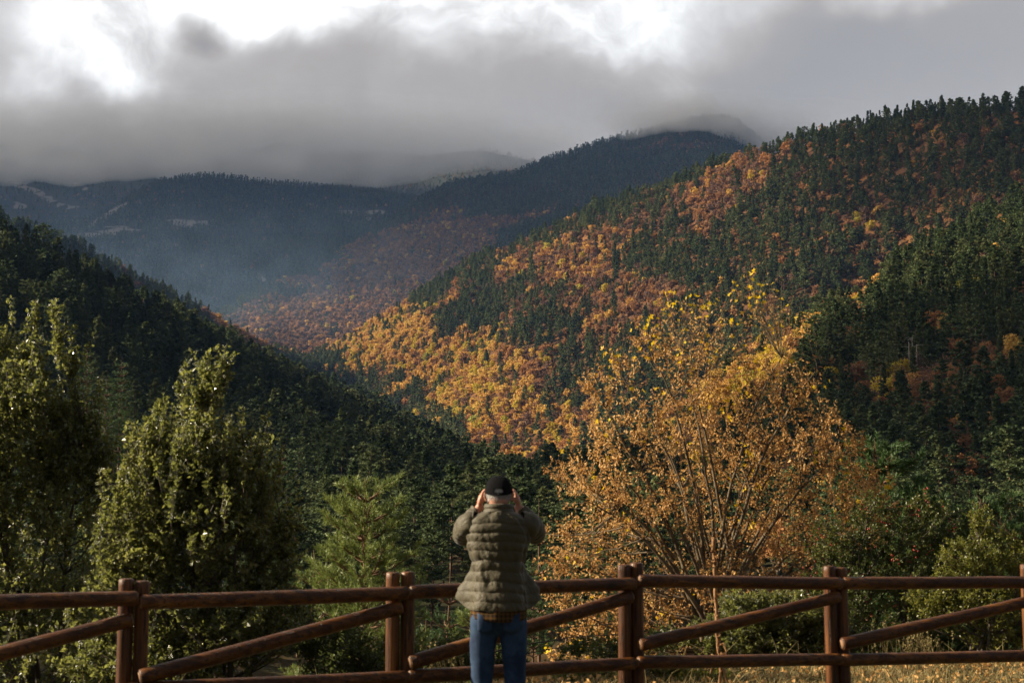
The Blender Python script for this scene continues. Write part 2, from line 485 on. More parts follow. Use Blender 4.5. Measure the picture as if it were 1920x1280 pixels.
# brown slope and blue peak beyond it
H['B'] = hill('hill.004', [
    [(300, 740, 1850), (560, 740, 1850), (960, 640, 1800), (1300, 560, 1800), (1900, 500, 1800)],
    [(300, 660, 2000), (430, 640, 2050), (560, 600, 2150), (800, 520, 2300), (960, 470, 2400), (1300, 400, 2500), (1900, 400, 2400)],
    [(300, 640, 2150), (400, 600, 2150), (430, 586, 2200), (500, 546, 2300), (600, 498, 2500), (700, 439, 2700), (760, 394, 2800), (850, 350, 3000), (930, 336, 3100), (970, 330, 3150), (1000, 313, 3200), (1060, 290, 3250), (1110, 275, 3250), (1160, 260, 3250), (1220, 247, 3300), (1260, 236, 3300), (1330, 224, 3300), (1380, 232, 3300), (1440, 282, 3300), (1600, 330, 3200), (1900, 380, 3000)]],
    150, 70, 25, 300, 51, litter_mat, (400, 200))
# far dome
def farhill_open(G, blobs):
    px, py = proj(G)
    m = np.zeros(px.shape)
    for (x, y, rx, ry, a) in blobs:
        c, s = math.cos(a), math.sin(a)
        dx = (px - x) * c + (py - y) * s; dy = -(px - x) * s + (py - y) * c
        m = np.maximum(m, 1 - np.sqrt((dx / rx) ** 2 + (dy / ry) ** 2) * 0.5)
    return np.clip(m, 0, 1)
OPEN = [(175, 442, 62, 7, -.1), (232, 432, 30, 7, .1), (205, 402, 45, 6, -0.55), (358, 421, 48, 8, 0.05), (650, 398, 24, 4, 0), (705, 398, 20, 4, 0),
        (585, 385, 14, 4, 0.3), (690, 412, 10, 5, 0), (470, 415, 10, 4, .7), (70, 360, 60, 5, 0.45), (35, 385, 20, 6, 0.2),
        (120, 385, 40, 5, 0.3), (150, 350, 30, 4, 0.5), (490, 522, 14, 6, 0.5), (30, 345, 30, 4, 0.5), (440,430,12,3,0)]
H['F'] = hill('hill.005', [
    [(40, 620, 2400), (300, 640, 2300), (450, 640, 2300), (600, 640, 2400), (1000, 560, 2600)],
    [(40, 455, 3100), (300, 480, 3000), (450, 520, 2900), (700, 470, 3000), (1000, 430, 3100)],
    [(40, 425, 3500), (200, 410, 3600), (300, 400, 3600), (450, 410, 3600), (700, 415, 3700), (1000, 400, 3700)],
    [(40, 436, 3600), (120, 428, 3700), (190, 404, 3800), (240, 374, 3900), (290, 346, 4000), (340, 336, 4050), (400, 332, 4100), (450, 337, 4100), (520, 345, 4100), (600, 352, 4100), (700, 362, 4000), (800, 380, 3900), (1000, 420, 3800)]],
    150, 80, 22, 350, 61, far_mat, (300, 160))
# far mountains reaching up into the cloud
H['G'] = hill('hill.006', [
    [(-400, 520, 3300), (0, 500, 3500), (300, 480, 4200), (1100, 460, 4300), (2300, 460, 4300)],
    [(-400, 400, 4000), (0, 405, 4200), (300, 390, 4700), (1100, 370, 4700), (2300, 380, 4700)],
    [(-400, 230, 5200), (0, 270, 5200), (200, 290, 5200), (330, 310, 5200), (430, 300, 5300), (520, 262, 5300), (600, 285, 5300), (700, 280, 5300), (800, 290, 5300), (900, 278, 5400), (1000, 300, 5400), (1200, 330, 5400), (2300, 350, 5400)]],
    170, 70, 45, 500, 71, far_mat, (500, 300))
for k in ('F', 'G', 'B'):
    me = H[k]['obj'].data
    co = np.zeros(len(me.vertices) * 3, np.float32); me.vertices.foreach_get('co', co)
    at = me.attributes.new('open_ground', 'FLOAT', 'POINT')
    at.data.foreach_set('value', farhill_open(co.reshape(-1, 3), OPEN).astype(np.float32))

# ------------------------------------------------------------------ forests
CON = dict(p=[], d=[]); BRO = dict(p=[], d=[], k=[])
def add_forest(key, spacing, seed, autumn, hscale=1.0, vmin=0.02, thin=None):
    """autumn(px, py, p) -> probability of a broadleaf, and probability gold"""
    p, px, py = sample(H[key], spacing, seed, vmin=vmin)
    r = np.random.default_rng(seed + 5)
    if thin is not None:
        ok = r.random(len(p)) > thin(px, py, p); p, px, py = p[ok], px[ok], py[ok]
    pa, pg, pb = autumn(px, py, p)
    isb = r.random(len(p)) < pa
    d = np.linalg.norm(p, axis=1)
    lo_ = .55 if key == 'L' else .75
    nearf = np.clip(lo_ + (1 - lo_) * (d - 140) / 330, lo_, 1) if key in 'LS' else np.ones(len(d))
    CON['p'].append(np.c_[p[~isb], d[~isb], nearf[~isb] * hscale * (0.55 + 0.72 * r.random((~isb).sum()) ** 1.2)])
    kind = np.zeros(len(p), int)       # 0 rust 1 gold 2 yellow 3 bare
    u = r.random(len(p))
    kind = np.where(u < pg * .8, 1, np.where(u < pg, 2, np.where(u < pg + pb, 3, 0)))
    BRO['p'].append(np.c_[p[isb], d[isb], nearf[isb] * hscale * (0.50 + 0.62 * r.random(isb.sum())), kind[isb]])

def gz(px, py, x, y, rx, ry, ang=0.0):
    c, s = math.cos(ang), math.sin(ang)
    dx = (px - x) * c + (py - y) * s; dy = -(px - x) * s + (py - y) * c
    return np.exp(-((dx / rx) ** 2 + (dy / ry) ** 2))

def aut_R(px, py, p):
    n = fbm(p[:, 0] / 60, p[:, 1] / 60, 3, 4); n2_ = fbm(p[:, 0] / 25, p[:, 1] / 25, 9, 3)
    m = (0.95 * gz(px, py, 800, 680, 230, 75, 0.35) + 0.9 * gz(px, py, 690, 640, 110, 50, 0.2) + 0.85 * gz(px, py, 920, 790, 130, 60, 0.5) + 0.6 * gz(px, py, 960, 700, 80, 60)
         + 0.75 * gz(px, py, 1130, 480, 220, 45, -0.25) + 0.75 * gz(px, py, 1350, 360, 160, 30, -0.45) + 0.12 * gz(px, py, 1700, 290, 200, 50, -.2) - 0.28 * gz(px, py, 1750, 380, 260, 130)
         + 0.5 * gz(px, py, 1150, 580, 140, 60, 0) + 0.35 * gz(px, py, 1500, 420, 250, 60, 0) + 0.5 * gz(px, py, 980, 480, 90, 30) + 0.45 * gz(px, py, 930, 870, 100, 30)
         + 0.3 * gz(px, py, 1250, 560, 100, 60) + 0.55 * gz(px, py, 1000, 850, 80, 40))
    a = m + 0.85 * n + 0.55 * n2_ + 0.05
    pa = np.clip((a - 0.30) * 1.9, 0.08, 0.88)
    gold = np.clip(1.2 * gz(px, py, 820, 710, 260, 110, .4) + 0.25 * gz(px, py, 1100, 480, 200, 60) + 0.4 * n, 0.04, 0.85)
    bare = np.clip(0.30 + 0.9 * n2_ + 0.25 * gz(px, py, 1350, 360, 160, 40, -.4) - 0.25 * gz(px, py, 820, 720, 220, 100), 0.02, 0.7) * (1 - gold)
    return pa, gold, bare
def aut_S(px, py, p):
    n = fbm(p[:, 0] / 40, p[:, 1] / 40, 13, 4)
    m = 1.5 * gz(px, py, 1560, 600, 90, 16, -0.42) + 1.2 * gz(px, py, 1450, 680, 90, 30, -.5) + 1.1 * gz(px, py, 1380, 760, 150, 60, -.5) + 0.75 * gz(px, py, 1700, 790, 90, 50) + 0.6 * gz(px, py, 1620, 640, 30, 60) + 0.4 * gz(px, py, 1860, 720, 80, 80) + 0.5 * gz(px, py, 1850, 850, 60, 60) + 0.35*gz(px,py,1780,860,200,120) + 0.6*gz(px,py,1300,900,150,100) + 0.4*gz(px,py,1750,600,80,50)
    pa = np.clip((m + 0.8 * n - 0.24) * 2.6, 0.07, 0.78)
    pa = np.maximum(pa, .95 * (gz(px, py, 1560, 600, 110, 20, -.42) > .35))
    gold = np.clip(0.16 + 0.9 * gz(px, py, 1560, 600, 120, 25, -.4) + 0.6 * gz(px, py, 1400, 740, 150, 80) + 0.5 * n, 0.03, 0.7)
    return pa, gold, np.clip(0.4 + 0.6 * n, 0.1, 0.6) * (1 - gold)
def aut_L(px, py, p):
    return np.full(len(px), 0.0), np.zeros(len(px)), np.zeros(len(px))
def aut_M(px, py, p):
    n = fbm(p[:, 0] / 80, p[:, 1] / 80, 23, 4)
    pa = np.clip((1.2 * gz(px, py, 480, 630, 70, 40, .5) + .7 * n - 0.3) * 3.5, 0, 0.95)
    return pa, np.full(len(px), .05), np.full(len(px), .2)
def aut_B(px, py, p):
    n = fbm(p[:, 0] / 130, p[:, 1] / 130, 33, 4)
    m = 1.0 * gz(px, py, 640, 570, 220, 60, -.35) + 0.9 * gz(px, py, 560, 620, 150, 45, -.2) + 0.55 * gz(px, py, 760, 470, 170, 45, -.4) + 0.8 * gz(px, py, 850, 480, 160, 35, -.4) - 0.5 * gz(px, py, 600, 545, 60, 20, -.2) - .6 * gz(px, py, 520, 600, 45, 18, .3)
    pa = np.clip((m + 0.75 * n - 0.33) * 4, 0.0, 0.96)
    return pa, np.full(len(px), .06), np.full(len(px), .25)
def aut_F(px, py, p):
    return np.full(len(px), 0.03), np.full(len(px), 0.0), np.full(len(px), 0.4)
def aut_G(px, py, p):
    n = fbm(p[:, 0] / 200, p[:, 1] / 200, 43, 4)
    return np.clip(0.25 + n, 0, .7), np.full(len(px), 0.0), np.full(len(px), 0.6)
def open_thin(px, py, p):
    m = farhill_open(p, OPEN)
    return np.where(m + 0.6 * fbm(p[:, 0] / 50, p[:, 1] / 50, 5, 3) > 0.5, 0.96, 0.02)
def g_thin(px, py, p):
    n = fbm(p[:, 0] / 160, p[:, 1] / 160, 57, 4)
    return np.clip(np.maximum(open_thin(px, py, p), 0.45 + n * 1.2 + np.where(px < 320, 0.15, 0)), 0, .97)
add_forest('L', 5.0, 101, aut_L, 1.1, vmin=.12)
add_forest('M', 6.5, 102, aut_M, 1.0)
add_forest('S', 4.9, 103, aut_S, 0.95, vmin=0.7)
add_forest('R', 5.3, 104, aut_R, 0.92)
add_forest('B', 7.5, 105, aut_B, 1.05)
add_forest('F', 9.0, 106, aut_F, 1.05, thin=open_thin)
add_forest('G', 17.0, 107, aut_G, 1.1, thin=g_thin)
con = np.concatenate(CON['p']); bro = np.concatenate(BRO['p'])
print('conifers', len(con), 'broadleaves', len(bro))

# prototypes: three levels of detail, shared materials
protos = bpy.data.collections.new('forest_prototypes')       # not linked: seen only through the forest objects
def proto_obj(coll, name, mbs, parts_mats):
    v = MB(); 
    me = bpy.data.meshes.new(name)
    allv = []; faces = []; mi = []; off = 0
    for mb, mt_i in mbs:
        mm = mb.mesh('tmp', None)
        co = np.zeros(len(mm.vertices) * 3, np.float32); mm.vertices.foreach_get('co', co); allv.append(co.reshape(-1, 3))
        for p in mm.polygons: faces.append([i + off for i in p.vertices]); mi.append(mt_i)
        off += len(mm.vertices); bpy.data.meshes.remove(mm)
    me.from_pydata(np.concatenate(allv).tolist(), [], faces)
    me.polygons.foreach_set('material_index', np.array(mi, np.int32))
    for m_ in parts_mats: me.materials.append(m_)
    o = bpy.data.objects.new(name, me); coll.objects.link(o); return o

ccol = bpy.data.collections.new('conifer_shapes'); bcol = bpy.data.collections.new('broadleaf_shapes')
LODC = [(1700, .31, 5), (700, .50, 5), (140, 1.1, 5)]
for l, (n, s, cnt) in enumerate(LODC):
    for k in range(cnt):
        cr = conifer_crown(n, s, 15, [2.9, 3.3, 3.5, 2.1, 3.6][k], 300 + k, start=[.10, .16, .12, .08, .34][k], shape=[.75, .87, .6, 1.1, .42][k], irregular=[.25, .3, .35, .2, .4][k])
        tk = conifer_trunk(15, 400 + k, 3 if l else 8)
        proto_obj(ccol, 'conifer_%d%d' % (l, k), [(cr, 0), (tk, 1)], [M['conifer'], M['bark_pine']])
LODB = [(1300, .34, 2), (420, .60, 2), (95, 1.25, 2)]
BM = ['beech_rust', 'beech_gold', 'beech_yellow', 'bare']
for l, (n, s, cnt) in enumerate(LODB):
    for kd in range(4):
        for k in range(cnt):
            nn_ = n if kd != 3 else int(n * .9)
            cr = broad_crown(nn_, s * (0.8 if kd == 3 else 1), 12, 3.9 + .5 * k, 500 + k + kd * 7, 20 + 4 * k)
            tk = broad_trunk(12, 4, 600 + k, 8)
            proto_obj(bcol, 'broadleaf_%d%d%d' % (l, kd, k), [(cr, 0), (tk, 1)], [M[BM[kd]], M['bark_grey']])

def gn_instances(name, pts, idx, scl, rotz, coll, label, cat):
    me = bpy.data.meshes.new(name)
    me.vertices.add(len(pts)); me.vertices.foreach_set('co', pts.astype(np.float32).ravel())
    a = me.attributes.new('idx', 'INT', 'POINT'); a.data.foreach_set('value', idx.astype(np.int32))
    a = me.attributes.new('scl', 'FLOAT_VECTOR', 'POINT'); a.data.foreach_set('vector', scl.astype(np.float32).ravel())
    a = me.attributes.new('rot', 'FLOAT_VECTOR', 'POINT')
    rv = np.zeros((len(pts), 3), np.float32); rv[:, 2] = rotz; rv[:, 0] = rng.normal(size=len(pts)) * .045; rv[:, 1] = rng.normal(size=len(pts)) * .045
    a.data.foreach_set('vector', rv.ravel())
    o = bpy.data.objects.new(name, me); COL.objects.link(o)
    ng = bpy.data.node_groups.new(name + '_nodes', 'GeometryNodeTree')
    ng.interface.new_socket('Geometry', in_out='INPUT', socket_type='NodeSocketGeometry')
    ng.interface.new_socket('Geometry', in_out='OUTPUT', socket_type='NodeSocketGeometry')
    gi = ng.nodes.new('NodeGroupInput'); go = ng.nodes.new('NodeGroupOutput')
    ci = ng.nodes.new('GeometryNodeCollectionInfo'); ci.inputs[0].default_value = coll
    ci.inputs['Separate Children'].default_value = True; ci.inputs['Reset Children'].default_value = True
    ip = ng.nodes.new('GeometryNodeInstanceOnPoints'); ip.inputs['Pick Instance'].default_value = True
    def na(nm, t):
        n = ng.nodes.new('GeometryNodeInputNamedAttribute'); n.data_type = t; n.inputs[0].default_value = nm
        return [s for s in n.outputs if s.enabled and s.name == 'Attribute'][0]
    ng.links.new(gi.outputs[0], ip.inputs['Points']); ng.links.new(ci.outputs[0], ip.inputs['Instance'])
    ng.links.new(na('idx', 'INT'), ip.inputs['Instance Index'])
    ng.links.new(na('rot', 'FLOAT_VECTOR'), ip.inputs['Rotation'])
    ng.links.new(na('scl', 'FLOAT_VECTOR'), ip.inputs['Scale'])
    ng.links.new(ip.outputs[0], go.inputs[0])
    md = o.modifiers.new('scatter', 'NODES'); md.node_group = ng
    tag(o, label, cat, kind='stuff')
    return o

def copy_thing(root, loc, rz, sc):
    r2 = root.copy(); COL.objects.link(r2)
    r2.location = tuple(float(v) for v in loc); r2.rotation_euler = (0, 0, rz); r2.scale = sc
    for ch in list(root.children):
        c = ch.copy(); c.parent = r2; COL.objects.link(c)
    return r2

# which ones show largest: nearest inside the frame
def pick_near(arr, n, hide=None):
    px, py = proj(arr[:, :3]); 
    vis = (px > -60) & (px < 1980) & (py < 1240)
    if hide is not None: vis &= ~hide(px, py, arr)
    ids = np.where(vis)[0]; ids = ids[np.argsort(arr[ids, 3])][:n]
    m = np.zeros(len(arr), bool); m[ids] = True; return m
nearc = pick_near(con, 270)
nearb = pick_near(bro, 280)

# individual near pines
base = []
for k in range(6):
    o = empty('pine_tree', (0, 0, -500))
    conifer_crown(5200, .185, 15, [2.9, 3.4, 2.2, 3.7, 3.1, 3.4][k], 700 + k, start=[.14, .2, .08, .38, .25, .3][k], shape=[.75, .62, 1.05, .4, .85, .5][k], irregular=.42).build('crown', M['conifer'], o)
    conifer_trunk(15, 720 + k, 16).build('trunk', M['bark_pine'], o)
    base.append(o)
used = [False] * 6
for row in con[nearc]:
    k = int(rng.integers(0, 6)); s = row[4]; w = s * (0.9 + .3 * rng.random())
    rz = rng.random() * 6.28
    if not used[k]:
        o = base[k]; used[k] = True
        o.location = tuple(row[:3]); o.rotation_euler = (0, 0, rz); o.scale = (w, w, s)
    else: o = copy_thing(base[k], row[:3], rz, (w, w, s))
    left = row[0] < 0.12 * row[1]
    qx, qy = proj(row[:3]); qx = float(qx); far_ = row[3] > 260
    if left:
        where = 'behind the hollies at the left edge' if qx < 420 else 'between the bushy holly and the man' if qx < 860 else 'at the foot of the slope behind the man'
        tag(o, ('far ' if far_ else 'near ') + 'dark pine on the left slope ' + where, 'pine tree', 'pines of the left slope wood ' + where)
    else:
        where = 'behind the maple' if qx < 1560 else 'above the berry bush' if qx < 1760 else 'towards the right edge'
        tag(o, ('far ' if far_ else 'near ') + 'dark conifer on the near right slope ' + where, 'conifer', 'conifers on the near right slope ' + where)
# individual near broadleaves
LB = {0: ('rust brown beech on the right hillside', 'rust coloured beeches'),
      1: ('golden orange beech on the right hillside', 'golden orange beeches'),
      2: ('bright yellow tree on the right hillside', 'yellow autumn trees'),
      3: ('half bare greyish brown tree on the right hillside', 'half bare autumn trees')}
bb = {}
for kd in range(4):
    for k in range(2):
        o = empty('autumn_tree', (0, 0, -500))
        broad_crown(2600, .2 if kd != 3 else .15, 12, 3.9 + .5 * k, 800 + k + kd * 9, 26).build('crown', M[BM[kd]], o)
        broad_trunk(12, 4, 820 + k + kd, 16).build('trunk', M['bark_grey'], o)
        bb[kd, k] = [o, False]
for row in bro[nearb]:
    kd = int(row[5]); k = int(rng.integers(0, 2)); s = row[4]; w = s * (0.85 + .35 * rng.random()); rz = rng.random() * 6.28
    e = bb[kd, k]
    if not e[1]:
        o = e[0]; e[1] = True; o.location = tuple(row[:3]); o.rotation_euler = (0, 0, rz); o.scale = (w, w, s)
    else: o = copy_thing(e[0], row[:3], rz, (w, w, s))
    qx = float(proj(row[:3])[0])
    where = 'left of the maple' if qx < 1050 else 'behind the maple' if qx < 1560 else 'above the berry bush' if qx < 1760 else 'towards the right edge'
    tag(o, LB[kd][0] + ' ' + where, 'tree', LB[kd][1] + ' ' + where)
for lst in ([b for b, u in zip(base, used) if not u] + [e[0] for e in bb.values() if not e[1]]):
    for ch in list(lst.children): bpy.data.objects.remove(ch)
    bpy.data.objects.remove(lst)

c2 = con[~nearc]; lod = np.where(c2[:, 3] < 700, 0, np.where(c2[:, 3] < 1750, 1, 2))
w = c2[:, 4] * (0.85 + .4 * rng.random(len(c2)))
gn_instances('conifer_forest', c2[:, :3], lod * 5 + rng.integers(0, 5, len(c2)), np.stack([w, w, c2[:, 4]], 1), rng.random(len(c2)) * 6.28, ccol,
             'dark conifer forest covering the slopes of the valley and far hills', 'forest')
b2 = bro[~nearb]; lod = np.where(b2[:, 3] < 700, 0, np.where(b2[:, 3] < 1750, 1, 2))
w = b2[:, 4] * (0.8 + .45 * rng.random(len(b2)))
gn_instances('autumn_forest', b2[:, :3], lod * 8 + b2[:, 5] * 2 + rng.integers(0, 2, len(b2)), np.stack([w, w, b2[:, 4]], 1), rng.random(len(b2)) * 6.28, bcol,
             'orange and rust beech forest on the sunlit right hillside', 'forest')
# ------------------------------------------------------------------ near ground
def ground_z(x, y):
    edge = 10.6 + 3.4 / (1 + np.exp(-(x - 0.2) * 1.6))
    t = np.clip(y - edge, 0, None)
    z = -np.minimum(0.045 * t ** 2, 0.42 * t - 0.98 + 0 * t) * (t > 4.67) - 0.045 * t ** 2 * (t <= 4.67)
    z = np.maximum(z, -20 - 0.0 * y)
    return z + 0.04 * fbm(x / 1.5, y / 1.5, 77, 3) * np.clip((y - 9) / 3, 0.3, 1)
xs = np.concatenate([np.linspace(-6400, -400, 6), np.linspace(-300, -14, 22), np.linspace(-13, 13, 131), np.linspace(14, 300, 22), np.linspace(400, 6400, 6)])
ys = np.concatenate([np.linspace(-2400, -40, 5), np.linspace(-30, 7, 12), np.linspace(7.3, 30, 110), np.linspace(32, 300, 30), np.linspace(400, 7400, 8)])
gx, gy = np.meshgrid(xs, ys)
gz_ = ground_z(gx, gy)
gz_ = np.where(gy > 60, np.maximum(gz_, -20) - np.clip((gy - 60) * .3, 0, 25), gz_)
mb = MB(); mb.grid(np.stack([gx, gy, gz_], -1))
m, nt = mat('lawn_soil')
g = nn(nt, 'ShaderNodeNewGeometry')
n_a = noise(nt, g.outputs['Position'], 1.2, 5, .6); n_b = noise(nt, g.outputs['Position'], 14, 5, .65)
c = mixc(nt, maprange(nt, n_a.outputs['Fac'], .4, .6, 0, 1), (0.045, 0.048, 0.020), (0.085, 0.070, 0.036))
c = mixc(nt, maprange(nt, n_b.outputs['Fac'], .45, .65, 0, .8), c, (0.06, 0.05, 0.028))
p = pbr(nt, c, .95, .1); bump(nt, p, n_b.outputs['Fac'], .6, .04); outp(nt, p.outputs[0])
tag(mb.build('ground', m, smooth=True), kind='structure')

# ------------------------------------------------------------------ fence
def wood(name, stretch):
    m, nt = mat(name)
    t = nn(nt, 'ShaderNodeTexCoord')
    v = vmath(nt, 'MULTIPLY', t.outputs['Object'], stretch).outputs[0]
    n = noise(nt, v, 22, 8, .65, .6); n2_ = noise(nt, t.outputs['Object'], 2.2, 3, .5)
    n4 = noise(nt, v, 70, 4, .6)
    c = ramp(nt, math_(nt, 'ADD', math_(nt, 'MULTIPLY', n.outputs['Fac'], .75), math_(nt, 'MULTIPLY', n2_.outputs['Fac'], .25)),
             [(.25, (0.022, 0.008, 0.004)), (.46, (0.075, 0.024, 0.005)), (.60, (0.17, 0.062, 0.012)), (.8, (0.34, 0.155, 0.040))])
    wr = maprange(nt, n4.outputs['Fac'], .37, .43, 0, 1)
    c = mixc(nt, wr, (0.03, 0.012, 0.007), c)
    kv = nn(nt, 'ShaderNodeTexVoronoi'); kv.inputs['Scale'].default_value = 1.0
    nt.links.new(vmath(nt, 'MULTIPLY', t.outputs['Object'], (3.2, 9, 9) if stretch[0] < 1 else (9, 9, 3.2)).outputs[0], kv.inputs['Vector'])
    kd_ = kv.outputs['Distance']
    c = mixc(nt, maprange(nt, kd_, .08, .22, .85, 0), c, (0.012, 0.006, 0.004))
    cn = noise(nt, vmath(nt, 'MULTIPLY', t.outputs['Object'], (.35, 26, 26) if stretch[0] < 1 else (26, 26, .35)).outputs[0], 1.6, 3, .6)
    crk = maprange(nt, math_(nt, 'ABSOLUTE', math_(nt, 'SUBTRACT', cn.outputs['Fac'], .5)), 0.004, .018, 0, 1)
    c = mixc(nt, crk, (0.008, 0.004, 0.003), c)
    p = pbr(nt, c, maprange(nt, n.outputs['Fac'], .3, .7, .5, .36), .32)
    bump(nt, p, math_(nt, 'ADD', n.outputs['Fac'], math_(nt, 'MULTIPLY', wr, .5)), .8, .008); outp(nt, p.outputs[0]); return m
WX = wood('varnished_rail_wood', (.05, 1, 1)); WZ = wood('varnished_post_wood', (1, 1, .06))
WE = simple('cut_end_wood', (0.30, 0.17, 0.09), (0.20, 0.11, 0.06), 30, .7)
def pole(p0, p1, r0, r1, seed, n=34, sides=20, bevel=.008):
    r = np.random.default_rng(seed)
    p0 = np.asarray(p0, float); p1 = np.asarray(p1, float); L = np.linalg.norm(p1 - p0)
    t = np.concatenate([[0, bevel / L], np.linspace(.03, .97, n), [1 - bevel / L, 1]])
    rad = r0 + (r1 - r0) * t + .0025 * fbm(t * L * 1.8 + seed * 7.3, t * 0 + seed, 3, 3)
    rad[0] -= bevel; rad[-1] -= bevel
    ax = (p1 - p0) / L; ref = np.array([0, 0, 1.]) if abs(ax[2]) < .8 else np.array([1., 0, 0])
    a = unit(np.cross(ax, ref)); b = np.cross(ax, a)
    pts = p0 + (p1 - p0) * t[:, None] + (a * (.008 * fbm(t * L * .8, t * 0 + seed, 8, 2))[:, None] + b * (.008 * fbm(t * L * .8, t * 0 + seed + 9, 8, 2))[:, None])
    th = np.linspace(0, 2 * np.pi, sides, endpoint=False)
    rr = rad[:, None] * (1 + .02 * fbm(np.cos(th)[None] * 1.5 + t[:, None] * L * .7, np.sin(th)[None] * 1.5 + seed, 5, 3))
    g = pts[:, None] + rr[..., None] * (np.cos(th)[None, :, None] * a + np.sin(th)[None, :, None] * b)
    mb = MB(); mb.grid(g, close=True, cap0=True, cap1=True); return mb
fence = empty('wooden_fence', (0, 9.4, 0))
tag(fence, 'brown varnished round log fence with slanted braces running in front of the man', 'fence')
FO = np.array([0, 9.4, 0])
dd = lambda px: np.interp(px, [-260, 250, 750, 1180, 1565, 1920, 2280], [8.15, 8.62, 9.22, 9.87, 10.38, 10.86, 11.3])
joints = [(-290, -262, 1103, 1105), (238, 267, 1084, 1088), (738, 764, 1072, 1071), (1169, 1193, 1058, 1054), (1554, 1577, 1060, 1063), (1924, 1946, 1057, 1060), (2275, 2297, 1060, 1060)]
sd_ = 0
for (a_, b_, ta, tb) in joints:
    for px, ty in ((a_, ta), (b_, tb)):
        d = float(dd(px)); top = P(px, ty, d); sd_ += 1
        bot = np.array([top[0] + .004, top[1], -.3])
        mbp = pole(bot - FO, top - FO, .046, .044, sd_, 30)
        mbp.build('post', WZ, fence, smooth=True)
def rail(name, x0, y0, x1, y1, seed, off=.086, r=.0445, ends=True):
    a = P(x0, y0, dd(x0) - off); b = P(x1, y1, dd(x1) - off)
    pole(a - FO, b - FO, r * 1.02, r * .98, seed, 46).build(name, WX, fence, smooth=True)
    if ends:
        ax = unit(b - a)
        for q, s in ((a, -1), (b, 1)):
            m2 = MB(); th = np.linspace(0, 2 * np.pi, 16, endpoint=False)
            u1 = unit(np.cross(ax, np.array([0, 0, 1.]))); u2 = np.cross(ax, u1)
            ring = lambda rr, o: (q - FO + ax * s * o)[None] + rr * (np.cos(th)[:, None] * u1 + np.sin(th)[:, None] * u2)
            m2.grid(np.stack([ring(r - .010, -.002), ring(r - .012, .004), ring(.001, .004)]), close=True)
            m2.build('cut_end', WE, fence, smooth=False)
rail('top_rail', -300, 1138, 258, 1121, 31)
rail('top_rail', 264, 1129, 764, 1111, 32)
rail('top_rail', 768, 1109, 1190, 1094, 33)
rail('top_rail', 1197, 1089, 1577, 1093, 34)
rail('top_rail', 1581, 1093, 1946, 1090, 35)
rail('top_rail', 1952, 1090, 2300, 1090, 36)
rail('bottom_rail', -300, 1330, 260, 1292, 41)
rail('bottom_rail', 264, 1291, 762, 1268, 42)
rail('bottom_rail', 766, 1267, 1190, 1243, 43)
rail('bottom_rail', 1195, 1241, 1575, 1236, 44)
rail('bottom_rail', 1579, 1236, 1946, 1227, 45)
rail('bottom_rail', 1950, 1227, 2300, 1222, 46)
rail('brace', -290, 1300, 248, 1160, 51, r=.045)
rail('brace', 262, 1270, 752, 1138, 52, r=.045)
rail('brace', 768, 1242, 1184, 1117, 53, r=.045)
rail('brace', 1200, 1209, 1572, 1117, 54, r=.044)
rail('brace', 1578, 1207, 1944, 1122, 55, r=.044)
rail('brace', 1952, 1200, 2290, 1120, 56, r=.044)

# ------------------------------------------------------------------ woody plants
def curve(p0, p1, lift, n, r, wob=.03):
    t = np.linspace(0, 1, n)[:, None]; L = np.linalg.norm(p1 - p0)
    c = p0 + (p1 - p0) * .5 + lift * L
    q = (1 - t) ** 2 * p0 + 2 * t * (1 - t) * c + t ** 2 * p1
    w = r.normal(size=(n, 3)) * wob * L / n * 2; w[0] = 0
    return q + w.cumsum(0) * .5
def woody(base, limbs, secs, twigs, r, r0=.05, sag=None, up=.55):
    """branches that grow from the base to limb ends, then to secondary and twig ends; returns tubes and twig curves"""
    mb = MB(); pts = []; rads = []
    for T in limbs:
        b = base + r.normal(size=3) * np.array([.12, .12, 0])
        d = T - b
        lift = np.array([-d[0] * .28, -d[1] * .28, .16 * np.linalg.norm(d)]) / (np.linalg.norm(d) + 1e-6)
        q = curve(b, T, lift, 14, r, .06); rr = np.linspace(r0 * (.7 + .5 * r.random()), r0 * .16, 14)
        mb.tube(q, rr, 7); pts.append(q[2:]); rads.append(rr[2:])
    tw = []
    for lvl, (Ts, rs) in enumerate(((secs, .3), (twigs, .12))):
        A = np.concatenate(pts); RR = np.concatenate(rads)
        if lvl == 1: idx = None
        newp = []; newr = []
        for T in Ts:
            v = T - A; L = np.linalg.norm(v, axis=1)
            steep = v[:, 2] / (L + 1e-6)
            cost = L * (1 + 1.4 * np.clip(up - steep, 0, 2)) + (L < .12) * 5
            k = int(np.argmin(cost)); rr0 = min(RR[k] * .7, r0 * rs + .002)
            n = 8 if lvl == 0 else 5
            d = T - A[k]
            lift = np.array([d[0] * .1, d[1] * .1, -.10 * L[k]]) / (L[k] + 1e-6)
            q = curve(A[k], T, lift, n, r, .08); rr = np.linspace(rr0, max(rr0 * .25, .0016), n)
            mb.tube(q, rr, 5 if lvl == 0 else 3)
            newp.append(q[1:]); newr.append(rr[1:]); 
            if lvl == 1: tw.append(q)
            else: tw.append(q[3:])
        pts += newp; rads += newr
    return mb, tw
def in_lobes(lobes, n, r, shell=.5, dr=1.0, d=None):
    """points in ellipsoid lobes given as (px, py, rx, ry, metres)"""
    A = np.array(lobes, float)
    w = (A[:, 2] * A[:, 3]) ** 1.0; w = w / w.sum()
    i = r.choice(len(A), n, p=w)
    c = P(A[i, 0], A[i, 1], A[i, 4]); s = A[i, 4] / F
    q = unit(r.normal(size=(n, 3))) * (shell + (1.03 - shell) * r.random((n, 1)) ** .7)
    ry = np.minimum(A[i, 2], 150) * dr
    return c + q * np.stack([A[i, 2] * s, ry * s, A[i, 3] * s], 1), c
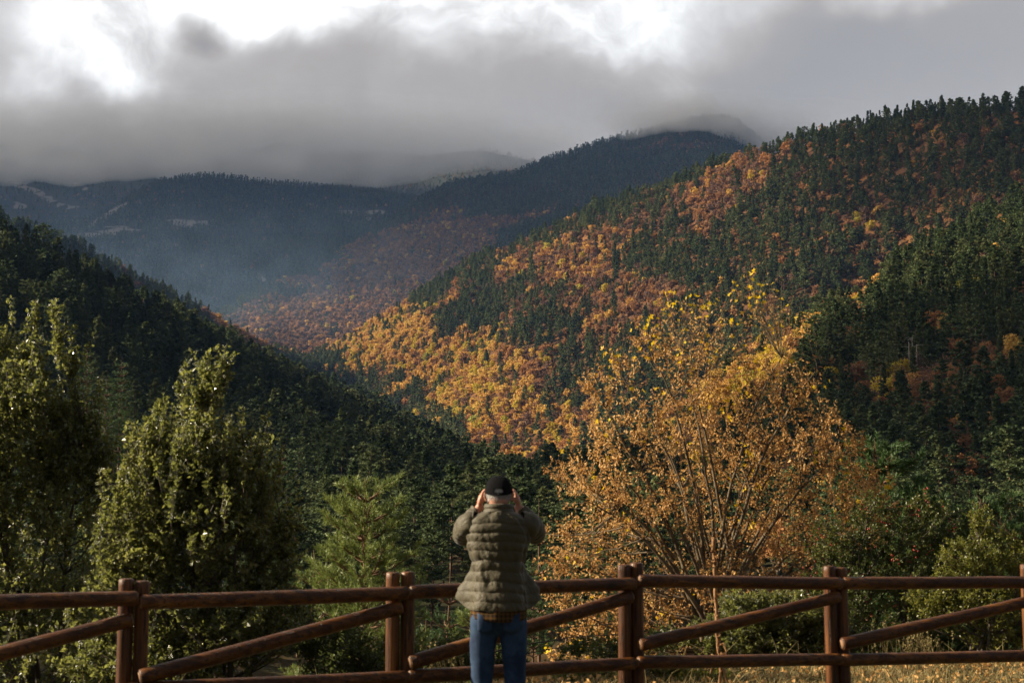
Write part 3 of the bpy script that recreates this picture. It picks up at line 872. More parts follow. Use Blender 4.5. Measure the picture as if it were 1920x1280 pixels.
def leaves(mb, pos, axis, L, Wd, r, fold=.35, spread=1.0):
    """folded pointed leaves at pos, growing along axis"""
    n = len(pos)
    a = unit(axis + r.normal(size=(n, 3)) * spread * .5)
    nrm = unit(np.cross(a, r.normal(size=(n, 3))) + np.array([0, 0, .6])); nrm = unit(nrm - a * (nrm * a).sum(1)[:, None])
    b = np.cross(a, nrm)
    s = (.65 + .6 * r.random((n, 1)))
    l = a * L * s; wv = b * Wd * s; f = nrm * Wd * s * fold
    m0 = pos; m1 = pos + l; 
    sl_ = pos + l * .45
    mb.quads(np.stack([m0, sl_ + wv + f, m1, sl_ + f * 0], 1))
    mb.quads(np.stack([m0, sl_, m1, sl_ - wv + f], 1))
def leaves_along(mb, tw, per, L, Wd, r, fold=.35, start=.2, prob=None, axis_up=.3, drop=0.0, out=1.0):
    ps = []; ax = []
    for q in tw:
        k = int(per) if prob is None else int(per * prob(q[-1]) + r.random())
        if k <= 0: continue
        t = start + (1.0 - start) * r.random(k)
        x = t * (len(q) - 1); i = np.minimum(x.astype(int), len(q) - 2); f = (x - i)[:, None]
        p = q[i] * (1 - f) + q[i + 1] * f
        d = unit(q[-1] - q[0])
        rd = unit(r.normal(size=(k, 3)))
        ps.append(p + rd * .01); ax.append(d * .5 + rd * out + np.array([0, 0, axis_up - drop]))
    ps = np.concatenate(ps); ax = unit(np.concatenate(ax))
    leaves(mb, ps, ax, L, Wd, r, fold)
    return ps
def leafmat(name, stops, rough, spec, trans, oscale=1.2, rnoise=None, bmp=0):
    m, nt = mat(name)
    t = nn(nt, 'ShaderNodeTexCoord')
    n = noise(nt, t.outputs['Object'], oscale, 3, .6); n2_ = noise(nt, t.outputs['Object'], 40, 1, .5)
    f = math_(nt, 'ADD', math_(nt, 'MULTIPLY', n.outputs['Fac'], .4), math_(nt, 'MULTIPLY', n2_.outputs['Fac'], .6))
    c = ramp(nt, maprange(nt, f, .32, .68, 0, 1, False), stops)
    p = pbr(nt, c, rough, spec)
    if bmp: p.inputs['Coat Weight'].default_value = .8; p.inputs['Coat Roughness'].default_value = .16
    if bmp: bump(nt, p, noise(nt, t.outputs['Object'], 80, 2, .5).outputs['Fac'], 1.0, bmp)
    tr = nt.nodes.new('ShaderNodeBsdfTranslucent'); nt.links.new(c, tr.inputs[0])
    mi = nt.nodes.new('ShaderNodeMixShader'); mi.inputs[0].default_value = trans
    nt.links.new(p.outputs[0], mi.inputs[1]); nt.links.new(tr.outputs[0], mi.inputs[2]); outp(nt, mi.outputs[0])
    return m
HOL = leafmat('holly_leaves', [(0, (0.07, 0.085, 0.022)), (.5, (0.18, 0.195, 0.045)), (.85, (0.33, 0.33, 0.085)), (1, (.42, .38, .11))], .24, 1.0, .52, bmp=.05)
BRN = leafmat('dry_brown_leaves', [(0, (0.25, 0.12, 0.045)), (.4, (0.50, 0.27, 0.09)), (.75, (0.72, 0.44, 0.16)), (1, (.88, .68, .36))], .6, .25, .38)
YEL = leafmat('yellow_maple_leaves', [(0, (0.60, 0.33, 0.01)), (.5, (0.80, 0.52, 0.01)), (1, (.72, .60, .03))], .5, .25, .45)
GRN = leafmat('green_shrub_leaves', [(0, (0.030, 0.045, 0.010)), (.5, (0.070, 0.092, 0.018)), (.85, (0.15, 0.15, 0.03)), (1, (.22, .15, .03))], .42, .4, .3)
BRY = simple('red_berries', (0.20, 0.006, 0.005), (0.30, 0.02, 0.008), 20, .3, .5)
GRN2 = leafmat('yellow_green_leaves', [(0, (0.07, 0.085, 0.015)), (.5, (0.17, 0.18, 0.03)), (.85, (0.32, 0.28, 0.05)), (1, (.42, .27, .06))], .4, .5, .45)
NDL = leafmat('pine_needles', [(0, (0.09, 0.13, 0.035)), (.5, (0.19, 0.24, 0.06)), (1, (.30, .33, .09))], .5, .35, .25)
NDK = leafmat('dark_pine_needles', [(0, (0.03, 0.065, 0.022)), (.5, (0.065, 0.12, 0.036)), (1, (.11, .17, .05))], .5, .35, .25)

def shrub_thing(name, label, cat, base, lobes, seed, nl, ns, ntw, per, L, Wd, leafm, bark, r0=.05, up=.5, part='foliage', shell=.35, group=None, shoots=0, sky_line=None):
    r = np.random.default_rng(seed); base = np.asarray(base, float)
    o = empty(name, base); tag(o, label, cat, group)
    li, c = in_lobes(lobes, nl, r, .1); se, _ = in_lobes(lobes, ns, r, .35); tw, _ = in_lobes(lobes, ntw, r, shell)
    mb, tws = woody(base, li, se, tw, r, r0, up=up)
    if shoots:
        E = np.array([q[-1] for q in tws]); ex, ey = proj(E)
        # upright leafy leaders that stick out of the crown
        sc_ = ey + r.random(len(E)) * 420 + 25 * np.abs(np.sin(ex / 23.0))
        for k in np.argsort(sc_)[:shoots]:
            L_ = .16 + .30 * r.random() ** 1.5; d_ = unit(np.array([r.normal() * .22, r.normal() * .22, 1.0]))
            q = E[k] + d_ * L_ * np.linspace(0, 1, 5)[:, None] + r.normal(size=(5, 3)) * .006
            mb.tube(q, np.linspace(.006, .002, 5), 3); tws += [q] * 2
    for k in range(len(mb.v)): mb.v[k] = mb.v[k] - base
    mb.build('branches', bark, o, smooth=True)
    lf = MB(); leaves_along(lf, tws, per, L, Wd, r)
    for k in range(len(lf.v)): lf.v[k] = lf.v[k] - base
    lf.build(part, leafm, o)
    return o, tws, r
d1, d2 = 14.6, 13.6
hol1 = [(62, 640, 6, 60), (22, 660, 10, 60), (104, 650, 8, 60), (134, 690, 8, 50), (188, 760, 9, 45), (208, 820, 9, 40), (42, 700, 12, 50), (80, 710, 14, 40), (55, 790, 76, 70), (135, 840, 60, 80), (195, 880, 24, 50), (20, 860, 110, 150), (140, 900, 70, 130), (-60, 760, 70, 150), (-80, 900, 110, 160),
        (80, 1030, 150, 150), (-40, 1150, 160, 150), (120, 1170, 150, 110), (-140, 1050, 120, 200)]
hol1 = [(*a, d1 + .25 * math.sin(i * 2.1)) for i, a in enumerate(hol1)]
shrub_thing('holly_tree', 'tall dark holly with glinting leaves standing at the far left behind the fence', 'holly tree', (P(60, 1300, d1)[0], d1, ground_z(-4.9, d1) - .1), hol1, 21,
            16, 300, 2300, 13, .054, .019, HOL, M['bark_dark'], .035, up=.7, shoots=420)
hol2 = [(382, 690, 5, 34), (384, 730, 9, 30), (334, 726, 9, 18), (418, 722, 9, 22), (352, 752, 26, 9), (404, 752, 20, 9), (380, 790, 14, 40), (304, 822, 26, 20), (446, 836, 16, 22), (375, 862, 74, 40), (285, 870, 50, 50), (450, 880, 45, 45),
        (350, 920, 120, 70), (470, 940, 50, 50), (522, 895, 12, 40), (540, 985, 34, 36), (380, 1000, 150, 90), (260, 1020, 90, 110), (510, 1050, 60, 60), (330, 1130, 200, 110), (480, 1150, 110, 80), (300, 1230, 200, 80)]
hol2 = [(*a, d2 + .25 * math.cos(i * 1.7)) for i, a in enumerate(hol2)]
shrub_thing('holly_tree', 'bushy holly with a thin leafy spire, next to the far left holly', 'holly tree', (P(380, 1300, d2)[0], d2, ground_z(-2.9, d2) - .1), hol2, 22,
            18, 320, 2500, 13, .052, .019, HOL, M['bark_dark'], .035, up=.65, shoots=450)

# autumn maple with dried leaves
d3 = 17.0
base3 = np.array([P(1342, 1235, d3)[0], d3, float(ground_z(2.4, d3)) - .15])
or_l = [(1400, 560, 30, 60), (1440, 580, 40, 60), (1340, 590, 50, 60), (1270, 590, 40, 50), (1220, 640, 50, 50), (1160, 680, 50, 40), (1110, 710, 45, 35), (1300, 690, 110, 80), (1430, 690, 80, 90), (1500, 740, 60, 70), (1550, 800, 50, 60),
        (1180, 790, 110, 80), (1350, 810, 130, 100), (1500, 860, 100, 90), (1590, 890, 60, 60), (1620, 950, 55, 50), (1120, 880, 80, 70), (1060, 880, 45, 35), (1200, 940, 130, 90), (1400, 950, 150, 100), (1540, 990, 110, 80), (1640, 900, 40, 40), (1665, 960, 35, 35), (1600, 830, 35, 40),
        (1100, 1000, 90, 80), (1060, 1070, 70, 60), (1230, 1080, 150, 80), (1420, 1080, 150, 80), (1090, 1150, 80, 70), (1220, 1180, 120, 70), (1080, 1230, 60, 50), (1650, 1010, 30, 30)]
or_l = [(*a, d3 + .5 * math.sin(i * 2.7)) for i, a in enumerate(or_l)]
r = np.random.default_rng(31)
maple = empty('maple_tree', base3); tag(maple, 'wide many stemmed maple hung with dried brown and yellow leaves, right of the man', 'maple tree')
li, _ = in_lobes([l for l in or_l if l[1] < 1000 and l[1] > 600], 28, r, .1); se, _ = in_lobes(or_l, 330, r, .3); tw, _ = in_lobes(or_l, 3300, r, .25)
# bare leaders above the leaves
lead = P(np.array([1370, 1350, 1330, 1310, 1290, 1245, 1225, 1440, 1462, 1482, 1495, 1510, 1405, 1420, 1402, 1385, 1425, 1436, 1450, 1468, 1490, 1345, 1300, 1255, 1238, 1215, 1180, 1155, 1125, 1500, 1460, 1415, 1370, 1320, 1280, 1206, 1478, 1446, 1190, 1165]),
         np.array([520, 560, 530, 570, 535, 560, 545, 500, 515, 545, 575, 590, 520, 470, 500, 520, 505, 478, 540, 520, 560, 560, 550, 545, 580, 575, 600, 615, 650, 610, 585, 540, 545, 575, 560, 600, 575, 555, 590, 640]), d3 + r.normal(size=40) * .4)
mbw, tws = woody(base3, li, np.concatenate([se, lead]), tw, r, .036, up=.88)
for k in range(len(mbw.v)): mbw.v[k] = mbw.v[k] - base3
mbw.build('branches', simple('maple_bark', (0.075, 0.055, 0.035), (0.17, 0.13, 0.085), 9, stretch=(1, 1, .3)), maple, smooth=True)
def pr(q):
    px, py = proj(q)
    return float(np.clip((py - 520) / 210, 0.08, 1.0) * (1.0 - .45 * np.exp(-(((px - 1420) / 60) ** 2 + ((py - 620) / 70) ** 2))))
lf = MB(); leaves_along(lf, tws, 8.0, .045, .0125, r, .5, .1, pr, axis_up=-.1, drop=.5)
for k in range(len(lf.v)): lf.v[k] = lf.v[k] - base3
lf.build('dried_leaves', BRN, maple)
# yellow leaves: five pointed lobes
def maple_leaves(mb, pos, size, r):
    n = len(pos)
    nrm = unit(r.normal(size=(n, 3)) + np.array([-.2, -.5, .6])); a = unit(np.cross(nrm, r.normal(size=(n, 3)))); b = np.cross(nrm, a)
    s = size * (.6 + .6 * r.random((n, 1)))
    for ang, l in ((0, 1), (1.1, .85), (-1.1, .85), (2.1, .55), (-2.1, .55)):
        d = a * math.cos(ang) + b * math.sin(ang); e = -a * math.sin(ang) + b * math.cos(ang)
        mb.quads(np.stack([pos, pos + (d * .45 + e * .24) * s * l, pos + d * s * l + nrm * s * .12, pos + (d * .45 - e * .24) * s * l], 1))
ends = np.array([q[-1] for q in tws]); ex, ey = proj(ends)
wgt = (.16 + 1.2 * gz(ex, ey, 1300, 640, 170, 80) + gz(ex, ey, 1170, 660, 70, 60) * 1.5 + gz(ex, ey, 1330, 570, 90, 40) * 1.6 + gz(ex, ey, 1400, 560, 30, 80) * 1.3 + gz(ex, ey, 1380, 730, 60, 40) * .9 + gz(ex, ey, 1130, 1230, 60, 30) * 2.5 + gz(ex, ey, 1220, 1150, 40, 30) + gz(ex, ey, 1430, 880, 40, 40) * .5
       + gz(ex, ey, 1270, 560, 40, 30) * 1.5 + .07)
k = r.choice(len(ends), 190, p=wgt / wgt.sum())
pos = np.repeat(ends[k], 3, 0) + r.normal(size=(570, 3)) * .06
pos = pos[r.random(570) < .8]
lf = MB(); maple_leaves(lf, pos, .048, r)
for k in range(len(lf.v)): lf.v[k] = lf.v[k] - base3
lf.build('yellow_leaves', YEL, maple)

# small pines with real needles
def needle_pine(name, label, base, H_, Rr, seed, material, nwh=9, tufts=900, group=None, lean=0, needles=26, nl=.075, profile=.9, cat='pine tree', nw=.0035):
    r = np.random.default_rng(seed); base = np.asarray(base, float)
    o = empty(name, base); tag(o, label, cat, group)
    wd = MB(); z = np.linspace(-.2, H_ * .97, 10)
    tr = np.stack([lean * (z / H_) ** 2 + .05 * np.sin(z * 1.3 + seed), .04 * np.cos(z * 1.7 + seed), z], 1)
    wd.tube(tr, np.linspace(.03 * H_ / 3, .008, 10), 7)
    tips = []; dirs = []
    for k in range(nwh):
        t = .12 + .82 * (k + .4 * r.random()) / nwh
        nb = r.integers(6, 9); a0 = r.random() * 6.28
        for j in range(nb):
            a = a0 + j * 6.28 / nb + r.normal() * .25
            L = Rr * (1 - t) ** profile * (.55 + .6 * r.random()) + .16
            p0 = np.array([np.interp(t * H_, z, tr[:, 0]), np.interp(t * H_, z, tr[:, 1]), t * H_])
            d = np.array([math.cos(a), math.sin(a), 0]); upv = np.array([0, 0, 1.])
            s = np.linspace(0, 1, 7)[:, None]
            q = p0 + d * L * s + upv * L * (.15 * s + .45 * s ** 2) + r.normal(size=(7, 3)) * .02 * L
            wd.tube(q, np.linspace(.012 * H_ / 3, .004, 7), 5)
            m_ = max(5, int(L / .07))
            for e in range(m_):
                f = .3 + .7 * (e + r.random()) / m_
                i = min(int(f * 6), 5); b0 = q[i] + (q[i + 1] - q[i]) * (f * 6 - i)
                sd2 = (1 if e % 2 else -1)
                sv = unit(d * .7 + np.cross(d, upv) * sd2 * (.5 + .4 * r.random()) + upv * (.35 + .5 * r.random()) + r.normal(size=3) * .15)
                l2 = (.10 + .30 * L * (1.05 - f)) * (.7 + .6 * r.random())
                q2 = np.stack([b0, b0 + sv * l2 * .5, b0 + sv * l2 + upv * l2 * .2])
                wd.tube(q2, [.005, .004, .003], 3)
                m2_ = max(2, int(l2 / .055))
                for g_ in range(m2_):
                    ff = (g_ + 1) / m2_
                    dv = unit(sv + upv * .5 + r.normal(size=3) * .45 * (1 if g_ < m2_ - 1 else .2))
                    tips.append(b0 + sv * l2 * ff); dirs.append(dv)
    tips = np.array(tips); dirs = np.array(dirs)
    if len(tips) > tufts:
        k = r.choice(len(tips), tufts, replace=False); tips = tips[k]; dirs = dirs[k]
    n = len(tips)
    P0 = np.repeat(tips, needles, 0); Dv = np.repeat(dirs, needles, 0); m_ = len(P0)
    along = r.random((m_, 1)) * .10
    side = unit(np.cross(Dv, r.normal(size=(m_, 3))))
    nd = unit(Dv * .9 + side * (.55 + .5 * r.random((m_, 1))))
    w_ = unit(np.cross(nd, r.normal(size=(m_, 3)))) * nw
    p = P0 + Dv * along
    tip = p + nd * nl * (.7 + .5 * r.random((m_, 1)))
    nm = MB(); nm.tris(np.stack([p - w_, p + w_, tip], 1))
    wd.build('branches', M['bark_pine'], o, smooth=True); nm.build('needles', material, o)
    return o
tagH = 1.0
def pine_at(label, px, top, dist, seed, material, widthpx, zb=None, **kw):
    tp = P(px, top, dist)
    zb = float(ground_z(tp[0], dist)) if zb is None else zb
    global tagH; tagH = tp[2] - zb
    return needle_pine('young_pine', label, (tp[0], dist, zb), tp[2] - zb, widthpx / 2 * dist / F, seed, material, **kw)
pine_at('young bright green pine behind the fence, left of the man', 690, 876, 21, 5, NDL, 300, nwh=17, tufts=6500, profile=.62, needles=22, nl=.095, nw=.0055)
pine_at('small pine below the bright young pine, just left of the man', 840, 1045, 27, 6, NDK, 230, nwh=10, tufts=1500, nw=.006)
pine_at('low pine behind the top rail beside the man', 905, 1120, 22, 7, NDL, 260, nwh=8, tufts=1100, nw=.005)
pine_at('dark pine rising behind the right side of the maple', 1640, 800, 24, 8, NDK, 330, nwh=15, tufts=5500, nw=.0075, nl=.10, profile=.6)
pine_at('bushy dark pine behind the berry bushes at the right', 1815, 925, 24, 9, NDK, 420, nwh=13, tufts=5000, nw=.0075, nl=.10, profile=.5)
pine_at('dark pine at the right edge behind the green thicket', 1925, 955, 23, 10, NDK, 330, nwh=9, tufts=1600, nw=.006, profile=.5)
pine_at('half hidden dark pine between the maple and the bushy pine', 1715, 950, 26, 12, NDK, 300, nwh=10, tufts=1800, nw=.006, profile=.5)
pine_at('pale green pine low between holly and bright pine', 585, 1010, 26, 13, NDL, 200, nwh=9, tufts=1100, nw=.006)
pine_at('small pine seen through the man\'s elbow side of the maple', 1010, 905, 60, 14, NDK, 170, nwh=12, tufts=1500, nw=.012, nl=.16, needles=16)

src = pine_at('young pine among the small pines on the slope below the fence', 800, 1120, 34, 15, NDK, 260, nwh=11, tufts=2200, nw=.009, nl=.11)
src['group'] = 'small pines on the slope below the fence'; src['label'] = 'dark young pine among the small pines on the slope below the fence'
r = np.random.default_rng(15)
for (px, top, d) in [(640, 1075, 40), (760, 1090, 38), (880, 1085, 44), (835, 1130, 30), (960, 1090, 46), (1000, 1030, 58), (930, 1010, 70), (560, 1040, 55), (1060, 1010, 66), (1130, 1020, 60), (700, 1130, 32), (780, 1190, 24), (900, 1180, 26), (1180, 960, 75), (1560, 980, 60), (1680, 1000, 42), (1870, 990, 40), (1760, 1010, 36), (1980, 960, 48), (420, 1010, 60), (200, 700, 130), (165, 640, 140), (228, 662, 135), (470, 860, 110), (530, 835, 120), (500, 900, 90), (290, 820, 120)]:
    tp = P(px, top, d); H_ = max(2.2, d * .075) * (.9 + .3 * r.random()); b0 = src.children[0]
    ref = tagH
    c = copy_thing(src, (tp[0], d, tp[2] - H_), r.random() * 6.28, (H_ / ref * 1.05,) * 2 + (H_ / ref,))
# bushes at the right
d5 = 15.6
rb = [(1560, 1010, 60, 50), (1640, 960, 50, 50), (1700, 1010, 70, 60), (1760, 980, 60, 50), (1730, 950, 40, 30), (1610, 1060, 90, 60), (1720, 1090, 110, 60), (1560, 1110, 90, 60), (1660, 1160, 130, 60)]
rb = [(*a, d5) for a in rb]
o, tws, r = shrub_thing('berry_bush', 'green bush with red berries right of the maple behind the fence', 'bush', (P(1640, 1230, d5)[0], d5, ground_z(4.1, d5)), rb, 41, 12, 160, 1500, 14, .034, .011, GRN, M['bark_dark'], .025)
ends = np.array([q[-1] for q in tws]); k = r.choice(len(ends), 90); 
bm_ = MB()
for e in ends[k]:
    for j in range(4):
        c = e + r.normal(size=3) * .03 - np.array(o.location)
        th = np.linspace(0, 2 * np.pi, 6, endpoint=False); ph = np.array([-1.4, -.6, .3, 1.4])
        bm_.grid(c + .010 * np.stack([np.cos(ph)[:, None] * np.cos(th), np.cos(ph)[:, None] * np.sin(th), np.sin(ph)[:, None] + 0 * th], -1), close=True)
bm_.build('berries', BRY, o, smooth=True)
d6 = 15.0
rb = [(1860, 1040, 60, 60), (1800, 1050, 50, 50), (1840, 980, 24, 50), (1930, 1060, 60, 60), (1780, 1120, 90, 50), (1900, 1130, 100, 60), (1880, 1190, 80, 30)]
rb = [(*a, d6) for a in rb]
shrub_thing('hawthorn_bush', 'yellowish green thicket at the right edge behind the fence', 'bush', (P(1850, 1225, d6)[0], d6, ground_z(5.0, d6)), rb, 42, 12, 130, 1250, 14, .034, .011, GRN2, M['bark_dark'], .022)
d7 = 15.0
rb = [(1400, 1140, 70, 45), (1480, 1150, 70, 50), (1540, 1180, 70, 45), (1330, 1190, 60, 35), (1420, 1200, 80, 35), (1620, 1200, 60, 25), (1480, 1215, 60, 20)]
rb = [(*a, d7) for a in rb]
shrub_thing('bramble', 'low glossy dark bramble under the maple behind the bottom rail', 'bush', (P(1450, 1235, d7)[0], d7, ground_z(2.8, d7)), rb, 43, 14, 120, 1000, 14, .045, .017, HOL, M['bark_dark'], .012, up=.2)
d8 = 14.2
rb = [(960, 1235, 50, 28), (1120, 1215, 70, 30), (1230, 1195, 60, 30), (860, 1210, 60, 35), (900, 1240, 60, 35), (820, 1250, 60, 30), (740, 1230, 80, 50), (640, 1220, 80, 70), (1020, 1270, 50, 30), (700, 1290, 200, 30), (560, 1180, 60, 60)]
rb = [(*a, d8) for a in rb]
shrub_thing('low_shrub', 'low green shrub under the rails left of the man', 'bush', (P(740, 1330, d8)[0], d8, ground_z(-1.2, d8)), rb, 44, 14, 150, 1500, 13, .036, .012, GRN, M['bark_dark'], .014, up=.3)
d9 = 13.2
rb = [(1090, 1265, 60, 22), (1170, 1275, 70, 20), (1280, 1270, 60, 18), (1240, 1240, 50, 16), (1340, 1262, 50, 14)]
rb = [(*a, d9) for a in rb]
shrub_thing('bramble', 'pale sunlit bramble at the foot of the maple below the bottom rail', 'bush', (P(1180, 1290, d9)[0], d9, ground_z(1.1, d9)), rb, 45, 10, 60, 420, 12, .04, .015, GRN2, M['bark_dark'], .010, up=.1)

# dead mullein stalk
st = MB(); b0 = P(1350, 1262, 12.6); b0[2] = float(ground_z(b0[0], 12.6)); r = np.random.default_rng(61)
tp = P(1337, 1006, 12.6)
z = np.linspace(0, 1, 26)[:, None]; q = b0 + (tp - b0) * z + r.normal(size=(26, 3)) * .004
st.tube(q - b0, .011 + .009 * r.random(26) * np.clip(np.abs(z[:, 0] - .1) * 4, .3, 1), 7, cap=True)
for k in range(150):
    t = r.random() ** .8; t = .12 + .88 * t
    pos = b0 + (tp - b0) * t + r.normal(size=3) * .010
    scatter = MB()
    scatter_faces(st, (pos - b0)[None] + r.normal(size=(2, 3)) * .008, .012, r, 0)
for t0, a, L in ((.2, -1, .10), (.22, 1, .09), (.15, -.6, .14), (.28, .7, .10), (.1, .4, .15)):
    p0 = (tp - b0) * t0; q = np.stack([p0, p0 + [a * L * .6, -.02, L * .2], p0 + [a * L, -.03, -L * .5]])
    st.tube(q, [.012, .016, .006], 5)
ms = empty('dead_mullein', b0); tag(ms, 'dry brown mullein stalk standing upright in front of the maple trunk', 'plant')
st.build('stalk', simple('dry_stalk', (0.20, 0.10, 0.045), (0.36, 0.20, 0.09), 30), ms)

# grass and fallen leaves
DRY = leafmat('dry_grass', [(0, (0.14, 0.12, 0.04)), (.4, (0.24, 0.19, 0.08)), (1, (.42, .33, .17))], .7, .2, .4, 2)
r = np.random.default_rng(71); n = 52000
gx_ = np.concatenate([r.uniform(-6, 7, n // 3), r.uniform(.6, 7, n - n // 3)]); gy_ = np.where(gx_ > .6, r.uniform(10.5, 17.5, n), r.uniform(9.6, 14.5, n))
keep = fbm(gx_ / .5, gy_ / .5, 19, 3) + r.random(n) > .28; gx_, gy_ = gx_[keep], gy_[keep]; n = len(gx_)
base_ = np.stack([gx_, gy_, ground_z(gx_, gy_) - .01], 1)
hgt = (.05 + .09 * r.random(n) ** 2 + .25 * (r.random(n) < .012))[:, None]
ln = r.normal(size=(n, 3)) * .5; ln[:, 2] = 1; ln = unit(ln)
w_ = unit(np.cross(ln, r.normal(size=(n, 3)))) * .005
gm = MB(); mid_ = base_ + ln * hgt * .6; tip_ = base_ + ln * hgt + np.stack([ln[:, 0], ln[:, 1], ln[:, 0] * 0 - .1], 1) * hgt * .5
gm.quads(np.stack([base_ - w_, base_ + w_, mid_ + w_ * .7, mid_ - w_ * .7], 1)); gm.tris(np.stack([mid_ - w_ * .7, mid_ + w_ * .7, tip_], 1))
tag(gm.build('dry_grass', DRY), 'short dry grass on the bank behind the fence at the right', 'grass', kind='stuff')
n = 5200; lx = r.uniform(-1, 7, n); ly = r.uniform(11, 17.2, n)
fl = MB(); leaves(fl, np.stack([lx, ly, ground_z(lx, ly) + .02 + .03 * r.random(n)], 1), unit(r.normal(size=(n, 3)) * [1, 1, .3]), .055, .022, r, .4)
tag(fl.build('fallen_leaves', BRN), 'brown leaves fallen on the grass at the lower right', 'leaves', kind='stuff')
# tall dry grass stems behind the rails
def tuft(px, py, d, n, h, seed, label):
    r = np.random.default_rng(seed); b = P(px, py, d); b[2] = float(ground_z(b[0], d)); m_ = MB()
    for k in range(n):
        p0 = np.array([r.normal() * .12, r.normal() * .08, 0]); hh = h * (.6 + .5 * r.random())
        dv = np.array([r.normal() * .15, r.normal() * .1, 1])
        q = np.stack([p0, p0 + dv * hh * .5, p0 + dv * hh + np.array([r.normal() * .04, 0, 0])])
        m_.tube(q, [.003, .0022, .0015], 3)
        scatter_faces(m_, q[2] + r.normal(size=(7, 3)) * [.006, .006, .03], .010, r, 0)
    tag(m_.build('grass_tuft', DRY), label, 'grass tuft', 'tall dry grass tufts').location = b
tuft(1690, 1240, 13.6, 34, .42, 81, 'tall dry grass tuft under the right hand brace')
tuft(1740, 1240, 13.9, 20, .30, 82, 'short dry grass tuft at the foot of the green thicket')
tuft(840, 1262, 12.6, 34, .36, 83, 'reddish dry grass tuft just left of the man\'s knees')

# dead pale trunks on the near right slope
for i, (px, py, hp, d) in enumerate([(1706, 715, 75, 330), (1712, 690, 60, 335), (1720, 700, 55, 332), (1832, 700, 90, 340), (1880, 560, 70, 420), (1888, 568, 60, 425), (1818, 590, 60, 400)]):
    b = P(px, py + 10, d); t = P(px + 2, py - hp, d); m_ = MB(); r = np.random.default_rng(90 + i)
    L = t[2] - b[2]; z = np.linspace(0, L, 8)
    m_.tube(np.stack([z * .01, z * 0, z], 1), np.linspace(.22, .06, 8), 6)
    for k in range(14):
        z0 = L * (.35 + .6 * r.random()); a = r.random() * 6.28; l = 1.6 * r.random() + .4
        m_.tube(np.array([[0, 0, z0], [math.cos(a) * l * .5, math.sin(a) * l * .5, z0 + .2], [math.cos(a) * l, math.sin(a) * l, z0 + .1]]), [.05, .03, .01], 3)
    e = empty('dead_pine', b); tag(e, 'leafless bleached pine trunk among dark conifers on the near right slope', 'dead tree', 'bleached dead trunks on the right slope')
    m_.build('trunk', M['dead_wood'], e)

# ------------------------------------------------------------------ the man
PB = np.array([P(935, 950, 8.8)[0], 8.8, 0.0])
man = empty('person', PB)
tag(man, 'man from behind in black cap, olive quilted jacket and jeans, both hands at his face', 'person')
def ell(mb, c, rad, rot=None, m_=14, k=20):
    th = np.linspace(0, 2 * np.pi, k, endpoint=False); ph = np.linspace(-np.pi / 2 + .05, np.pi / 2 - .05, m_)
    g = np.stack([np.cos(ph)[:, None] * np.cos(th), np.cos(ph)[:, None] * np.sin(th), np.sin(ph)[:, None] + 0 * th], -1) * np.asarray(rad)
    if rot is not None: g = g @ np.array(Matrix.Rotation(rot[1], 3, rot[0])).T
    mb.grid(g + np.asarray(c), close=True, cap0=True, cap1=True)
def limb(mb, pts, rad, k=14):
    pts = np.asarray(pts, float); rad = np.asarray(rad, float)
    # densify
    t = np.linspace(0, len(pts) - 1, (len(pts) - 1) * 6 + 1)
    q = np.stack([np.interp(t, range(len(pts)), pts[:, i]) for i in range(3)], 1); rr = np.interp(t, range(len(pts)), rad)
    mb.tube(q, rr, k, cap=True)
    for p_, r_ in zip(pts, rad): ell(mb, p_, (r_, r_, r_), None, 8, 12)
def remesh(mb, name, voxel, material, parent, smooth_it=3, disp=None):
    me = mb.mesh(name, None); o = bpy.data.objects.new(name, me); COL.objects.link(o)
    md = o.modifiers.new('r', 'REMESH'); md.mode = 'VOXEL'; md.voxel_size = voxel; md.use_smooth_shade = True
    if smooth_it:
        ms_ = o.modifiers.new('s', 'SMOOTH'); ms_.iterations = smooth_it; ms_.factor = .5
    dg = bpy.context.evaluated_depsgraph_get(); dg.update()
    m2 = bpy.data.meshes.new_from_object(o.evaluated_get(dg)); bpy.data.objects.remove(o)
    if disp is not None:
        n = len(m2.vertices); co = np.zeros(n * 3, np.float32); no = np.zeros(n * 3, np.float32)
        m2.vertices.foreach_get('co', co); m2.vertices.foreach_get('normal', no)
        co = co.reshape(-1, 3); no = no.reshape(-1, 3); co = co + no * disp(co)[:, None]
        m2.vertices.foreach_set('co', co.astype(np.float32).ravel())
    m2.name = name; m2.materials.clear(); m2.materials.append(material)
    m2.polygons.foreach_set('use_smooth', np.ones(len(m2.polygons), bool))
    o2 = bpy.data.objects.new(name, m2); COL.objects.link(o2); o2.parent = parent
    return o2
